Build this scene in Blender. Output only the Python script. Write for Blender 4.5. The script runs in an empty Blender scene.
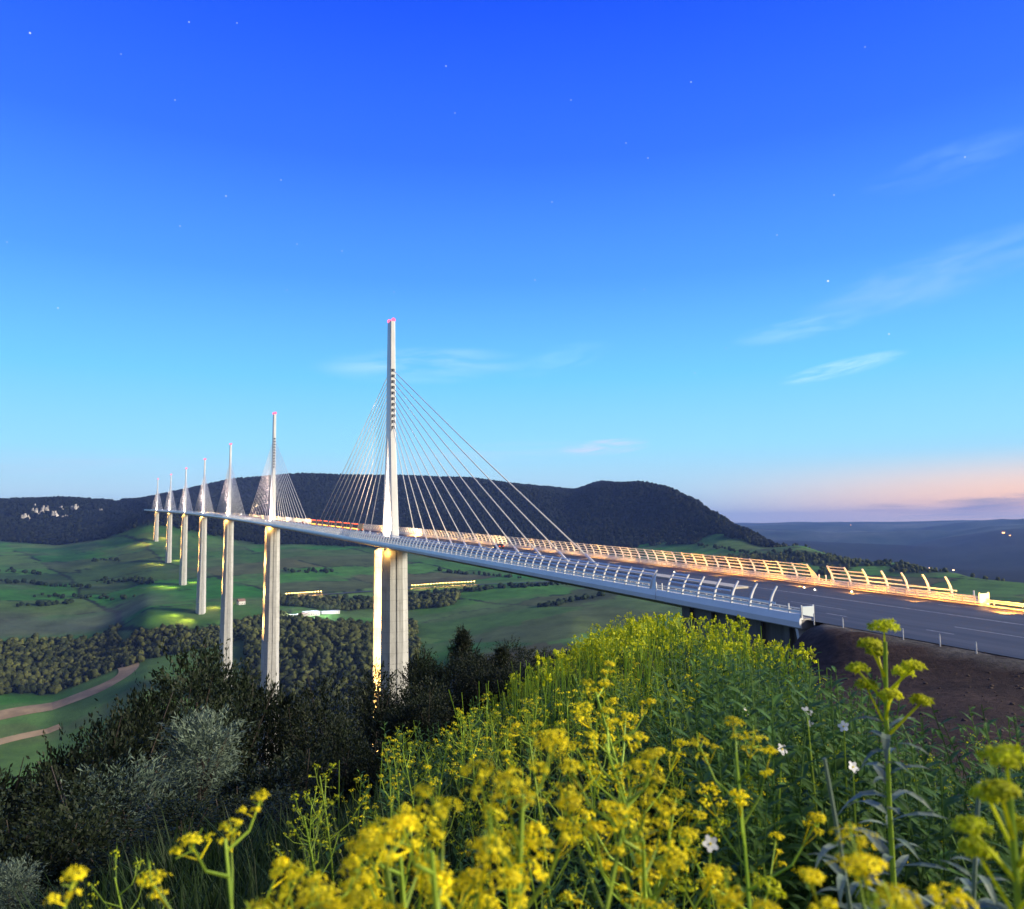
import bpy, math, random
import numpy as np
from mathutils import Vector, Matrix, Euler

scene = bpy.context.scene
COL = scene.collection
rng = np.random.default_rng(7)
random.seed(7)
PI = math.pi

# ------------------------------------------------------------------ camera frame (metres; bridge starts at the origin, runs along +Y)
CAM = np.array([-79.87, -89.95, 9.948])
YAW, PITCH, ROLL, FPX, W, H = .4235, .0966, -.012, 747.0, 1024, 909
FWD = np.array([math.sin(YAW) * math.cos(PITCH), math.cos(YAW) * math.cos(PITCH), math.sin(PITCH)])
_rt = np.array([math.cos(YAW), -math.sin(YAW), 0.0])
_up = np.cross(_rt, FWD)
CR = _rt * math.cos(ROLL) + _up * math.sin(ROLL)
CU = -_rt * math.sin(ROLL) + _up * math.cos(ROLL)


def ray(px, py):
    d = FWD + CR * (px - W / 2) / FPX - CU * (py - H / 2) / FPX
    return d / np.linalg.norm(d)


def az_of(px, py=528):
    d = ray(px, py)
    return math.degrees(math.atan2(d[0], d[1]))


def z_at(px, py, r):
    d = ray(px, py)
    return CAM[2] + r * d[2] / math.hypot(d[0], d[1])


# ------------------------------------------------------------------ object helpers
def tag(o, label=None, cat=None, group=None, kind=None):
    if label: o['label'] = label
    if cat: o['category'] = cat
    if group: o['group'] = group
    if kind: o['kind'] = kind
    return o


def empty(name, loc=(0, 0, 0), rz=0.0, parent=None):
    o = bpy.data.objects.new(name, None)
    COL.objects.link(o)
    o.location = loc
    o.rotation_euler = (0, 0, rz)
    o.empty_display_size = .3
    if parent is not None: o.parent = parent
    return o


def dup(o, parent=None):
    c = o.copy()
    COL.objects.link(c)
    if parent is not None: c.parent = parent
    for ch in list(o.children): dup(ch, c)
    return c


class MB:
    """collects shapes into one mesh"""
    def __init__(self):
        self.v, self.f, self.mi, self.n = [], [], [], 0

    def add(self, vs, fs, m=0):
        vs = np.asarray(vs, dtype=float).reshape(-1, 3)
        b = self.n
        self.v.append(vs)
        self.n += len(vs)
        for f in fs:
            self.f.append(tuple(b + i for i in f))
            self.mi.append(m)

    def box(self, lo, hi, m=0):
        x0, y0, z0 = lo; x1, y1, z1 = hi
        self.hexa([(x0, y0, z0), (x1, y0, z0), (x1, y1, z0), (x0, y1, z0), (x0, y0, z1), (x1, y0, z1), (x1, y1, z1), (x0, y1, z1)], m)

    def hexa(self, c, m=0):
        self.add(c, [(0, 3, 2, 1), (4, 5, 6, 7), (0, 1, 5, 4), (1, 2, 6, 5), (2, 3, 7, 6), (3, 0, 4, 7)], m)

    def loft(self, rings, cap=True, m=0):
        rings = [np.asarray(r, dtype=float) for r in rings]
        n = len(rings[0]); k = len(rings)
        fs = []
        for i in range(k - 1):
            for j in range(n):
                a, b = i * n + j, i * n + (j + 1) % n
                fs.append((a, b, b + n, a + n))
        if cap:
            fs.append(tuple(range(n - 1, -1, -1)))
            fs.append(tuple((k - 1) * n + j for j in range(n)))
        self.add(np.concatenate(rings), fs, m)

    def tube(self, pts, rad, n=5, m=0, cap=True):
        pts = np.asarray(pts, dtype=float)
        if np.isscalar(rad): rad = [rad] * len(pts)
        rings = []
        for i, p in enumerate(pts):
            t = pts[min(i + 1, len(pts) - 1)] - pts[max(i - 1, 0)]
            t = t / (np.linalg.norm(t) + 1e-9)
            a = np.array([0, 0, 1.0]) if abs(t[2]) < .9 else np.array([1.0, 0, 0])
            u = np.cross(t, a); u /= np.linalg.norm(u)
            w = np.cross(t, u)
            rings.append([p + rad[i] * (u * math.cos(q) + w * math.sin(q)) for q in np.arange(n) * 2 * PI / n])
        self.loft(rings, cap, m)

    def ball(self, c, r, seg=8, rings=6, m=0):
        r = np.broadcast_to(np.asarray(r, dtype=float), (3,))
        rr = []
        for i in range(rings + 1):
            th = PI * (i + .02) / (rings + .04)
            rr.append([(c[0] + r[0] * math.sin(th) * math.cos(q), c[1] + r[1] * math.sin(th) * math.sin(q), c[2] - r[2] * math.cos(th)) for q in np.arange(seg) * 2 * PI / seg])
        self.loft(rr, True, m)

    def build(self, name, mats, parent=None, smooth=False, loc=None, kind=None):
        me = bpy.data.meshes.new(name)
        v = np.concatenate(self.v) if self.v else np.zeros((0, 3))
        me.from_pydata(v.tolist(), [], self.f)
        return finish(me, name, mats, parent, smooth, loc, kind, self.mi)


def finish(me, name, mats, parent=None, smooth=False, loc=None, kind=None, mi=None):
    if not isinstance(mats, (list, tuple)): mats = [mats]
    for m in mats: me.materials.append(m)
    if mi is not None and len(mats) > 1: me.polygons.foreach_set('material_index', np.array(mi, dtype=np.int32))
    if smooth: me.polygons.foreach_set('use_smooth', np.ones(len(me.polygons), dtype=bool))
    me.update()
    o = bpy.data.objects.new(name, me)
    COL.objects.link(o)
    if parent is not None: o.parent = parent
    if loc is not None: o.location = loc
    if kind: o['kind'] = kind
    return o


def raw_mesh(name, v, faces, nper, mi=None):
    """big mesh from arrays: v (n,3), faces (m,nper)"""
    me = bpy.data.meshes.new(name)
    v = np.ascontiguousarray(v, dtype=np.float32); faces = np.ascontiguousarray(faces, dtype=np.int32)
    me.vertices.add(len(v)); me.vertices.foreach_set('co', v.ravel())
    me.loops.add(faces.size); me.loops.foreach_set('vertex_index', faces.ravel())
    me.polygons.add(len(faces))
    me.polygons.foreach_set('loop_start', np.arange(0, faces.size, nper, dtype=np.int32))
    try:
        me.polygons.foreach_set('loop_total', np.full(len(faces), nper, dtype=np.int32))
    except Exception:
        pass
    me.update(calc_edges=True)
    return me


def set_color(me, col, name='Col'):
    a = me.attributes.new(name, 'FLOAT_COLOR', 'POINT')
    c = np.ones((len(me.vertices), 4), dtype=np.float32); c[:, :3] = col
    a.data.foreach_set('color', c.ravel())


# ------------------------------------------------------------------ materials
class NT:
    def __init__(self, tree):
        self.t = tree; self.t.nodes.clear()

    def node(self, typ, **kw):
        n = self.t.nodes.new(typ)
        for k, v in kw.items(): setattr(n, k, v)
        return n

    def put(self, sock, v):
        if isinstance(v, bpy.types.NodeSocket): self.t.links.new(v, sock)
        elif v is not None: sock.default_value = v

    def math(self, op, a, b=None, c=None, clamp=False):
        n = self.node('ShaderNodeMath', operation=op, use_clamp=clamp)
        for i, x in enumerate((a, b, c)): self.put(n.inputs[i], x)
        return n.outputs[0]

    def vmath(self, op, a, b=None):
        n = self.node('ShaderNodeVectorMath', operation=op)
        self.put(n.inputs[0], a); self.put(n.inputs[1], b)
        return n

    def noise(self, vec, scale, detail=4.0, rough=.55, dist=0.0):
        n = self.node('ShaderNodeTexNoise')
        self.put(n.inputs['Vector'], vec)
        n.inputs['Scale'].default_value = scale; n.inputs['Detail'].default_value = detail
        n.inputs['Roughness'].default_value = rough; n.inputs['Distortion'].default_value = dist
        return n.outputs['Fac']

    def mapping(self, vec, scale=(1, 1, 1), loc=(0, 0, 0), rot=(0, 0, 0)):
        n = self.node('ShaderNodeMapping')
        self.put(n.inputs['Vector'], vec)
        n.inputs['Scale'].default_value = scale; n.inputs['Location'].default_value = loc; n.inputs['Rotation'].default_value = rot
        return n.outputs[0]

    def maprange(self, v, a, b, c=0.0, d=1.0, smooth=True):
        n = self.node('ShaderNodeMapRange')
        if smooth: n.interpolation_type = 'SMOOTHSTEP'
        self.put(n.inputs[0], v)
        for i, x in enumerate((a, b, c, d)): self.put(n.inputs[i + 1], x)
        return n.outputs[0]

    def mix(self, fac, a, b, mode='MIX'):
        n = self.node('ShaderNodeMix', data_type='RGBA', blend_type=mode)
        n.clamp_factor = True
        self.put(n.inputs[0], fac)
        self.put(n.inputs[6], a if not isinstance(a, tuple) else (*a, 1)[:4]); self.put(n.inputs[7], b if not isinstance(b, tuple) else (*b, 1)[:4])
        return n.outputs[2]

    def bump(self, h, strength=.3, dist=.1):
        n = self.node('ShaderNodeBump')
        n.inputs['Strength'].default_value = strength; n.inputs['Distance'].default_value = dist
        self.put(n.inputs['Height'], h)
        return n.outputs[0]


def material(name):
    m = bpy.data.materials.new(name); m.use_nodes = True
    nt = NT(m.node_tree)
    out = nt.node('ShaderNodeOutputMaterial')
    return m, nt, out


def bsdf(nt, out, color, rough=.6, metal=0.0, normal=None, spec=.5):
    b = nt.node('ShaderNodeBsdfPrincipled')
    nt.put(b.inputs['Base Color'], color if not isinstance(color, tuple) else (*color, 1)[:4])
    nt.put(b.inputs['Roughness'], rough)
    b.inputs['Metallic'].default_value = metal
    b.inputs['Specular IOR Level'].default_value = spec
    if normal is not None: nt.put(b.inputs['Normal'], normal)
    nt.t.links.new(b.outputs[0], out.inputs[0])
    return b


def varied(name, c1, c2, scale=3.0, rough=.6, metal=0.0, stretch=(1, 1, 1), bump=0.0, bscale=20.0, spec=.5, bdist=.02):
    m, nt, out = material(name)
    tc = nt.node('ShaderNodeTexCoord').outputs['Object']
    f = nt.noise(nt.mapping(tc, stretch), scale, 6.0, .6)
    f = nt.maprange(f, .3, .7)
    nrm = nt.bump(nt.noise(tc, bscale, 4.0), bump, bdist) if bump else None
    bsdf(nt, out, nt.mix(f, c1, c2), rough, metal, nrm, spec)
    return m


def emitter(name, col, strength):
    m, nt, out = material(name)
    e = nt.node('ShaderNodeEmission')
    e.inputs[0].default_value = (*col, 1); e.inputs[1].default_value = strength
    nt.t.links.new(e.outputs[0], out.inputs[0])
    return m


def leafmat(name, c1, c2, transl=.35, rough=.55, scale=8.0):
    m, nt, out = material(name)
    tc = nt.node('ShaderNodeTexCoord').outputs['Object']
    geo = nt.node('ShaderNodeNewGeometry')
    f = nt.maprange(nt.noise(tc, scale, 3.0), .3, .7)
    c = nt.mix(f, c1, c2)
    oi = nt.node('ShaderNodeObjectInfo').outputs['Random']
    isl = geo.outputs['Random Per Island']
    v = nt.math('MULTIPLY_ADD', isl, .6, .7)
    v = nt.math('MULTIPLY', v, nt.math('MULTIPLY_ADD', oi, .4, .8))
    cm = nt.node('ShaderNodeVectorMath', operation='SCALE')
    nt.put(cm.inputs[0], c); nt.put(cm.inputs[3], v)
    col = cm.outputs[0]
    b = nt.node('ShaderNodeBsdfPrincipled')
    nt.put(b.inputs['Base Color'], col); b.inputs['Roughness'].default_value = rough; b.inputs['Specular IOR Level'].default_value = .3
    t = nt.node('ShaderNodeBsdfTranslucent'); nt.put(t.inputs[0], col)
    mx = nt.node('ShaderNodeMixShader'); mx.inputs[0].default_value = transl
    nt.t.links.new(b.outputs[0], mx.inputs[1]); nt.t.links.new(t.outputs[0], mx.inputs[2])
    nt.t.links.new(mx.outputs[0], out.inputs[0])
    return m


def concrete_mat():
    m, nt, out = material('pier_concrete')
    tc = nt.node('ShaderNodeTexCoord').outputs['Object']
    f = nt.maprange(nt.noise(nt.mapping(tc, (.5, .5, .05)), 1.6, 6.0, .6), .3, .72)
    c = nt.mix(f, (.42, .42, .405), (.58, .58, .56))
    z = nt.node('ShaderNodeSeparateXYZ'); nt.put(z.inputs[0], tc)
    ln = nt.math('FRACT', nt.math('DIVIDE', z.outputs[2], 4.0))
    ln = nt.math('LESS_THAN', ln, .05)
    c = nt.mix(nt.math('MULTIPLY', ln, .35), c, (.22, .22, .21))
    f2 = nt.maprange(nt.noise(tc, .35, 5.0, .65), .52, .75)
    c = nt.mix(nt.math('MULTIPLY', f2, .4), c, (.20, .20, .185))
    f3 = nt.maprange(nt.noise(nt.mapping(tc, (1.2, 1.2, .02)), 1.1, 4.0, .6), .55, .68)
    c = nt.mix(nt.math('MULTIPLY', f3, .35), c, (.20, .19, .17))
    bsdf(nt, out, c, .8, 0, nt.bump(nt.noise(tc, 4.0, 6.0), .15, .1), .3)
    return m


M_CONC = concrete_mat()
M_WHITE = varied('white_painted_steel', (.68, .69, .70), (.78, .78, .78), .35, .38, 0, (1, 1, .4))
M_FASCIA = varied('fascia_white_steel', (.80, .82, .86), (.90, .91, .93), .22, .33, 0, (1, 1, 2))
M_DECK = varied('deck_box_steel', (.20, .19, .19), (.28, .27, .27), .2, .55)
M_CABLE = varied('stay_cable_white', (.72, .72, .72), (.82, .82, .82), .5, .4)
M_DARK = varied('anchor_recess_dark', (.03, .035, .05), (.05, .055, .07), 2, .6)
M_GALV = varied('galvanised_steel', (.42, .43, .44), (.58, .58, .58), 2.0, .45, .35)
M_KERB = varied('kerb_concrete', (.38, .36, .33), (.5, .48, .44), 1.5, .8)
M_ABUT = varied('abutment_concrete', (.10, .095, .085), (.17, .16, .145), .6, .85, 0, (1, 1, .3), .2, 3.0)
M_RED = emitter('red_beacon_glow', (1.0, .13, .26), 1.7)
M_LAMP = emitter('streak_lamp_glow', (1.0, .55, .14), 30.0)
M_AMBER = emitter('amber_streak_glow', (1.0, .42, .06), 4.0)
M_TAIL = emitter('tail_light_glow', (1.0, .10, .02), 3.5)
M_HEAD = emitter('head_light_glow', (1.0, .82, .5), 14.0)
M_WINDOW = emitter('lit_window_glow', (1.0, .62, .3), 8.0)
M_FAR = emitter('far_lamp_glow', (1.0, .42, .14), 4.5)
M_WLAMP = emitter('white_lamp_glow', (.85, .95, 1.0), 6.0)
M_RUBBER = varied('tyre_rubber', (.012, .012, .012), (.02, .02, .02), 6, .8)
M_GLASS = varied('dark_window_glass', (.02, .025, .03), (.03, .035, .04), 3, .08)
M_CARRED = varied('dark_car_paint', (.05, .055, .07), (.06, .065, .08), 2, .25)
M_TRAILER = varied('trailer_canvas', (.10, .085, .08), (.15, .12, .11), 1.0, .6)
M_CAB = varied('lorry_cab_paint', (.14, .03, .025), (.18, .04, .03), 1.0, .3)
M_ROCK = varied('pale_limestone', (.20, .19, .18), (.60, .57, .54), .09, .9, 0, (1, 1, .5), .5, .2, .2, 2.0)
M_STONE = varied('dirt_clod', (.045, .033, .027), (.10, .075, .06), 4, .9, 0, (1, 1, 1), .4, 18, .2, .03)
M_WALLP = varied('pale_render_wall', (.50, .49, .45), (.62, .60, .56), .8, .8)
M_ROOFM = varied('tiled_roof', (.16, .10, .08), (.24, .15, .11), 1.2, .8, 0, (1, 6, 1))
M_BARK = varied('bark', (.03, .024, .02), (.07, .055, .045), 6, .9, 0, (1, 1, .2), .4, 12)
M_STAKE = varied('white_plastic_stake', (.65, .65, .66), (.8, .8, .8), 5, .5)

M_STEM = leafmat('flower_stem_green', (.24, .38, .035), (.36, .50, .06), .25)
M_LEAF = leafmat('flower_leaf_green', (.065, .15, .022), (.14, .25, .04), .35)
M_YEL = leafmat('yellow_blossom', (.92, .78, .01), (.95, .87, .03), .45, .6, 14.0)
M_YELG = leafmat('yellow_green_blossom', (.54, .60, .015), (.78, .78, .02), .42, .6, 14.0)
M_WEED = leafmat('weed_leaf_green', (.050, .125, .022), (.12, .225, .05), .35)
M_THIS = leafmat('blue_grey_leaf', (.17, .24, .19), (.27, .33, .26), .2)
M_PETAL = leafmat('white_petal', (.75, .75, .8), (.85, .85, .88), .3)
M_GRASS = leafmat('grass_blade', (.014, .034, .008), (.036, .070, .014), .3)
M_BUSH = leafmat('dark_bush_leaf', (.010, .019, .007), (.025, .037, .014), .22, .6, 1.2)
M_GREY = leafmat('silver_bush_leaf', (.10, .15, .105), (.20, .26, .19), .2, .55, 2.0)
M_JUN = leafmat('juniper_leaf', (.016, .025, .011), (.034, .042, .018), .2, .6, 1.5)
M_SHRUB = leafmat('roadside_shrub_leaf', (.09, .13, .03), (.16, .18, .05), .3)


def forest_mat():
    m, nt, out = material('far_wood_leaf')
    at = nt.node('ShaderNodeAttribute', attribute_name='Col').outputs['Color']
    tc = nt.node('ShaderNodeTexCoord').outputs['Object']
    f = nt.maprange(nt.noise(tc, .45, 5.0, .7), .3, .7, .55, 1.35)
    cm = nt.node('ShaderNodeVectorMath', operation='SCALE'); nt.put(cm.inputs[0], at); nt.put(cm.inputs[3], f)
    bsdf(nt, out, cm.outputs[0], .9, 0, nt.bump(nt.noise(tc, .8, 4.0, .7), .9, 1.2), .1)
    return m


def ground_mat():
    m, nt, out = material('terrain_soil_and_meadow')
    at = nt.node('ShaderNodeAttribute', attribute_name='Col').outputs['Color']
    tc = nt.node('ShaderNodeTexCoord').outputs['Object']
    geo = nt.node('ShaderNodeNewGeometry')
    f1 = nt.maprange(nt.noise(tc, .02, 8.0, .68), .3, .7, .72, 1.3)
    f2 = nt.maprange(nt.noise(tc, 1.3, 8.0, .7), .28, .72, .6, 1.4)
    cm = nt.node('ShaderNodeVectorMath', operation='SCALE'); nt.put(cm.inputs[0], at); nt.put(cm.inputs[3], nt.math('MULTIPLY', f1, f2))
    h = nt.noise(tc, 2.2, 10.0, .72)
    bsdf(nt, out, cm.outputs[0], .95, 0, nt.bump(h, .7, .35), .1)
    return m


def asphalt_mat():
    m, nt, out = material('road_asphalt')
    tc = nt.node('ShaderNodeTexCoord').outputs['Object']
    f = nt.maprange(nt.noise(nt.mapping(tc, (1, .012, 1)), .8, 5.0, .65), .32, .68)
    c = nt.mix(f, (.022, .023, .028), (.058, .058, .064))
    pt = nt.maprange(nt.noise(nt.mapping(tc, (.25, .05, 1)), .7, 3.0, .5), .52, .56)
    c = nt.mix(nt.math('MULTIPLY', pt, .3), c, (.018, .018, .02))
    f2 = nt.noise(tc, 40.0, 3.0)
    c = nt.mix(nt.math('MULTIPLY', f2, .3), c, (.09, .09, .09))
    bsdf(nt, out, c, .62, 0, nt.bump(f2, .2, .01), .4)
    return m


def panel_mat():
    m, nt, out = material('clear_acrylic_panel')
    b = nt.node('ShaderNodeBsdfPrincipled')
    b.inputs['Base Color'].default_value = (.74, .82, .86, 1); b.inputs['Roughness'].default_value = .25
    t = nt.node('ShaderNodeBsdfTransparent'); t.inputs[0].default_value = (.85, .95, 1, 1)
    mx = nt.node('ShaderNodeMixShader'); mx.inputs[0].default_value = .93
    nt.t.links.new(t.outputs[0], mx.inputs[1]); nt.t.links.new(b.outputs[0], mx.inputs[2])
    nt.t.links.new(mx.outputs[0], out.inputs[0])
    return m


M_FOREST = forest_mat()
M_GROUND = ground_mat()
M_ASPH = asphalt_mat()
M_PANEL = panel_mat()
M_LINE = varied('white_road_paint', (.26, .26, .28), (.5, .5, .5), 1.5, .6)
M_TRACK = varied('pale_dirt_track', (.16, .115, .065), (.32, .24, .14), .03, .9)

# ------------------------------------------------------------------ bridge axis
def deck(s, lat=0.0, h=0.0):
    th = s / 20000.0
    return np.array([-20000 * (1 - math.cos(th)) + lat * math.cos(th), 20000 * math.sin(th) + lat * math.sin(th), .03025 * s + h])


def deck_inv(x, y):
    """arrays -> (s, lat)"""
    cx = -20000.0
    rad = np.hypot(x - cx, y)
    th = np.arctan2(y, x - cx)
    return th * 20000.0, rad - 20000.0


# ------------------------------------------------------------------ noise
def _hash(ix, iy, seed):
    h = (ix.astype(np.int64) * 374761393 + iy.astype(np.int64) * 668265263 + seed * 974634777) & 0xFFFFFFFF
    h = ((h ^ (h >> 13)) * 1274126177) & 0xFFFFFFFF
    return ((h ^ (h >> 16)) & 0xFFFF) / 65535.0


def vnoise(x, y, seed=0):
    ix, iy = np.floor(x), np.floor(y)
    fx, fy = x - ix, y - iy
    fx = fx * fx * (3 - 2 * fx); fy = fy * fy * (3 - 2 * fy)
    a = _hash(ix, iy, seed); b = _hash(ix + 1, iy, seed); c = _hash(ix, iy + 1, seed); d = _hash(ix + 1, iy + 1, seed)
    return (a * (1 - fx) + b * fx) * (1 - fy) + (c * (1 - fx) + d * fx) * fy


def fbm(x, y, octv=5, seed=0):
    s, a, t = 0, .5, 0
    for i in range(octv):
        s = s + a * vnoise(x * 2 ** i + 17.3 * i, y * 2 ** i - 9.1 * i, seed + i); t += a; a *= .55
    return s / t - .5


def sstep(a, b, x):
    t = np.clip((x - a) / (b - a), 0, 1)
    return t * t * (3 - 2 * t)


# ------------------------------------------------------------------ terrain
NEAR0 = [(120, -20), (300, -62), (600, -112), (900, -132)]
PROF = {
    -900: [(120, -45), (300, -110), (700, -220), (1200, -200), (2000, -100), (3300, 110), (3700, 150), (18000, 150)],
    -400: [(120, -48), (300, -130), (600, -225), (950, -235), (1300, -195), (1700, -120), (2600, -20), (3300, 100), (3650, 170), (18000, 150)],
    0: [(120, -45), (300, -130), (600, -228), (900, -240), (1000, 752), (1100, 708), (1150, 692), (1350, 650), (1420, 638), (1700, 600), (2000, 575), (2400, 553), (2650, 545), (2900, 536), (3300, 515), (3650, 500.5), (4500, 165), (18000, 150)],
    60: [(120, -44), (300, -125), (600, -222), (900, -238), (1000, 745), (1100, 705), (1160, 690), (1350, 649), (1420, 636), (1700, 600), (2000, 574), (2400, 552), (2650, 545), (2900, 535), (3250, 521), (3420, 503), (3600, 499), (4500, 165), (18000, 150)],
    110: [(120, -43), (300, -118), (600, -218), (900, -232), (1000, 722), (1100, 684), (1150, 673), (1330, 645), (1420, 630), (1700, 594), (2000, 570), (2400, 548), (2560, 537), (2800, 527), (3250, 512), (3500, 502), (4500, 150), (18000, 150)],
    150: [(120, -42), (300, -110), (600, -215), (900, -226), (1000, 695), (1080, 672), (1180, 654), (1265, 627), (1330, 612), (1450, 602), (1700, 584), (2000, 563), (2350, 541), (2470, 524), (2570, 509), (2800, 506), (3200, 498), (4000, 150), (18000, 150)],
    230: [(120, -40), (300, -88), (640, -228), (800, -222), (980, -194), (1150, 642), (1250, 626), (1330, 608), (1450, 597), (1670, 582), (2010, 561), (2350, 544), (2600, 525), (2900, 505), (3300, 481), (4000, 245), (18000, 200)],
    300: [(120, -38), (300, -88), (640, -225), (850, -214), (1100, 640), (1250, 616), (1320, 608), (1450, 597), (1700, 578), (2100, 552), (2400, 541), (2700, 520), (3000, 498), (3250, 475), (4000, 270), (18000, 200)],
    400: [(120, -30), (300, -90), (600, -190), (850, -196), (1000, 650), (1250, 620), (1480, 592), (1700, 578), (2100, 555), (2400, 542), (2700, 520), (3000, 498), (3200, 477.5), (4000, 270), (18000, 200)],
    470: [(120, -26), (300, -80), (600, -168), (850, 662), (1050, 636), (1250, 612), (1480, 588), (1750, 575), (2150, 554), (2450, 539), (2750, 515), (3100, 481.5), (4000, 265), (18000, 200)],
    520: [(120, -22), (300, -70), (600, -148), (850, 652), (1100, 622), (1300, 602), (1500, 584), (1800, 572), (2200, 553), (2500, 535), (2800, 511), (3050, 488), (4000, 228), (18000, 200)],
    572: [(120, -20), (300, -64), (600, -132), (850, 645), (1100, 615), (1300, 600), (1500, 586), (1800, 574), (2200, 555), (2400, 540), (2700, 516), (2950, 499), (3600, 180), (18000, 150)],
    600: NEAR0 + [(1300, 595), (1550, 582), (1850, 568), (2200, 551), (2500, 526), (2850, 488), (3300, 200), (5000, 60), (12000, 100), (18000, 100)],
    640: NEAR0 + [(1300, 592), (1600, 577), (1900, 560), (2200, 546), (2500, 523), (2750, 483), (3200, 175), (4500, 40), (12000, 90), (18000, 100)],
    670: NEAR0 + [(1300, 592), (1600, 575), (1900, 557), (2200, 541), (2400, 521), (2600, 488), (3000, 150), (4000, -20), (8000, -40), (12000, 524), (18000, 100)],
    695: NEAR0 + [(1300, 591), (1600, 574), (1900, 554), (2200, 536), (2350, 519), (2500, 498), (2750, 80), (3500, -60), (8000, -50), (12000, 524), (18000, 90)],
    717: NEAR0 + [(1300, 591), (1600, 573), (1900, 551), (2150, 531), (2330, 512), (2600, 20), (3300, -100), (5000, -120), (6400, -90), (7000, 543), (7700, -90), (9000, 531), (9700, -50), (12000, 523.7), (18000, 60)],
    742: NEAR0 + [(1300, 592), (1600, 571), (1900, 548), (2150, 527), (2400, -30), (3200, -120), (5000, -130), (6400, -110), (7000, 547), (7700, -110), (9000, 532), (9700, -60), (12000, 524.6), (18000, 40)],
    800: NEAR0 + [(1300, 592), (1600, 566), (1850, 543), (2100, -90), (3000, -150), (5000, -130), (6400, -120), (7000, 551), (7700, -120), (9000, 534.5), (9700, -70), (12000, 522.2), (18000, 20)],
    900: [(120, -16), (300, -55), (600, -95), (1000, 612), (1300, 592), (1650, 561), (1900, -130), (3000, -170), (5000, 566), (6000, -150), (7300, 549), (8000, -110), (9300, 533), (10000, -60), (12000, 522.6), (18000, 20)],
    950: [(120, -14), (300, -50), (600, -90), (1000, 608), (1300, 588), (1520, 570), (1800, -150), (3000, -175), (4500, 566), (5700, 551), (6300, 546), (7000, -120), (9000, 533), (9800, -60), (12000, 520.6), (18000, 20)],
    1003: [(120, -13), (300, -48), (600, -88), (1000, 606), (1300, 590), (1430, 579.5), (1700, -150), (3000, -180), (4500, 566), (5600, 545), (6300, 532), (7000, -60), (9000, -60), (12000, 520.9), (18000, 20)],
    1060: [(120, -12), (300, -46), (600, -86), (1000, 606), (1300, 592), (1400, 585), (1700, -150), (3000, -190), (4500, 563), (5600, 541), (6300, 527), (7500, -40), (12000, 518), (18000, 20)],
    1500: [(120, -8), (300, -30), (600, -70), (1000, -95), (1400, -100), (1700, -150), (3000, -190), (4500, -150), (6300, -20), (7500, -40), (12000, 60), (18000, 20)],
    2600: [(120, 0), (300, -15), (600, -45), (1000, -70), (3000, -100), (6300, -20), (12000, 60), (18000, 20)],
}
LR = np.linspace(math.log(60), math.log(18000), 420)
_azs, _zs = [], []
for px in sorted(PROF):
    rr = np.array([a for a, _ in PROF[px]], float)
    zz = np.array([z_at(px, b, a) if b > 400 else b for a, b in PROF[px]])
    _azs.append(az_of(px)); _zs.append(np.interp(LR, np.log(rr), zz))
_k = np.array([1, 2, 3, 2, 1.]) / 9
_zs = [np.convolve(np.pad(z, 2, mode='edge'), _k, 'valid') for z in _zs]
_beh = .5 * _zs[0] + .5 * _zs[-1]
_azs = [-180.0] + _azs + [180.0]; _zs = [_beh] + _zs + [_beh]
AZT = np.linspace(-180, 180, 1801)
_zs = np.array(_zs)
FARZ = np.array([np.interp(AZT, _azs, _zs[:, i]) for i in range(len(LR))])   # (LR, AZ)
_kk = np.hanning(9)[1:-1]; _kk /= _kk.sum()
FARZ = np.array([np.convolve(np.pad(row, 3, mode='wrap'), _kk, 'valid') for row in FARZ])


def bil(tab, az, lr):
    u = np.clip((lr - LR[0]) / (LR[1] - LR[0]), 0, len(LR) - 1.001)
    v = np.clip((az + 180) / .2, 0, 1800 - .001)
    i, j = u.astype(int), v.astype(int)
    fu, fv = u - i, v - j
    return (tab[i, j] * (1 - fv) + tab[i, j + 1] * fv) * (1 - fu) + (tab[i + 1, j] * (1 - fv) + tab[i + 1, j + 1] * fv) * fu


G0 = 8.62     # ground under the camera
NP = []


def npt(px, rows):
    a = math.radians(az_of(px))
    for r, z in rows: NP.append((CAM[0] + r * math.sin(a), CAM[1] + r * math.cos(a), z))


NP.append((CAM[0], CAM[1], G0))
npt(-500, [(4, 8.1), (8, 6.2), (20, -1.5), (80, -33), (160, -68)])
npt(0, [(3, 8.2), (5, 7.4), (10, 4.2), (20, -1.8), (40, -12), (80, -31), (160, -66)])
npt(150, [(3, 8.35), (5, 7.9), (10, 5.0), (20, -.6), (40, -10), (80, -27), (160, -58)])
npt(270, [(4, 8.0), (8, 6.0), (13, 3.2), (22, -1.2), (40, -9)])
npt(380, [(4, 8.2), (6, 7.5), (8, 6.7), (13, 4.5), (20, 1.2), (28, -1.8), (40, -6), (80, -21), (160, -42)])
npt(500, [(5, 8.15), (8, 7.5), (12, 6.6), (20, 4.4), (30, 1.3), (40, -1.5), (55, -5.5), (100, -19), (160, -33)])
npt(570, [(10, 7.3), (20, 5.9), (32, 4.0), (44, 1.0), (70, -8)])
npt(640, [(5, 8.25), (10, 7.75), (20, 6.5), (35, 4.9), (50, 3.0), (62, .2), (80, -5), (160, -26)])
npt(700, [(12, 7.6), (25, 5.4), (40, 3.2), (55, .2), (75, -4.6)])
npt(760, [(6, 8.1), (12, 7.3), (20, 5.4), (35, 1.9), (55, -2.6), (75, -5.2), (88, -5.6)])
npt(850, [(5, 8.15), (10, 7.2), (20, 4.0), (30, 1.4), (45, -1.4), (62, -3.3)])
npt(940, [(10, 6.9), (20, 3.6), (32, .9), (48, -1.2), (62, -2.4)])
npt(1024, [(5, 8.0), (10, 6.7), (20, 3.6), (35, .5), (52, -1.4)])
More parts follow.
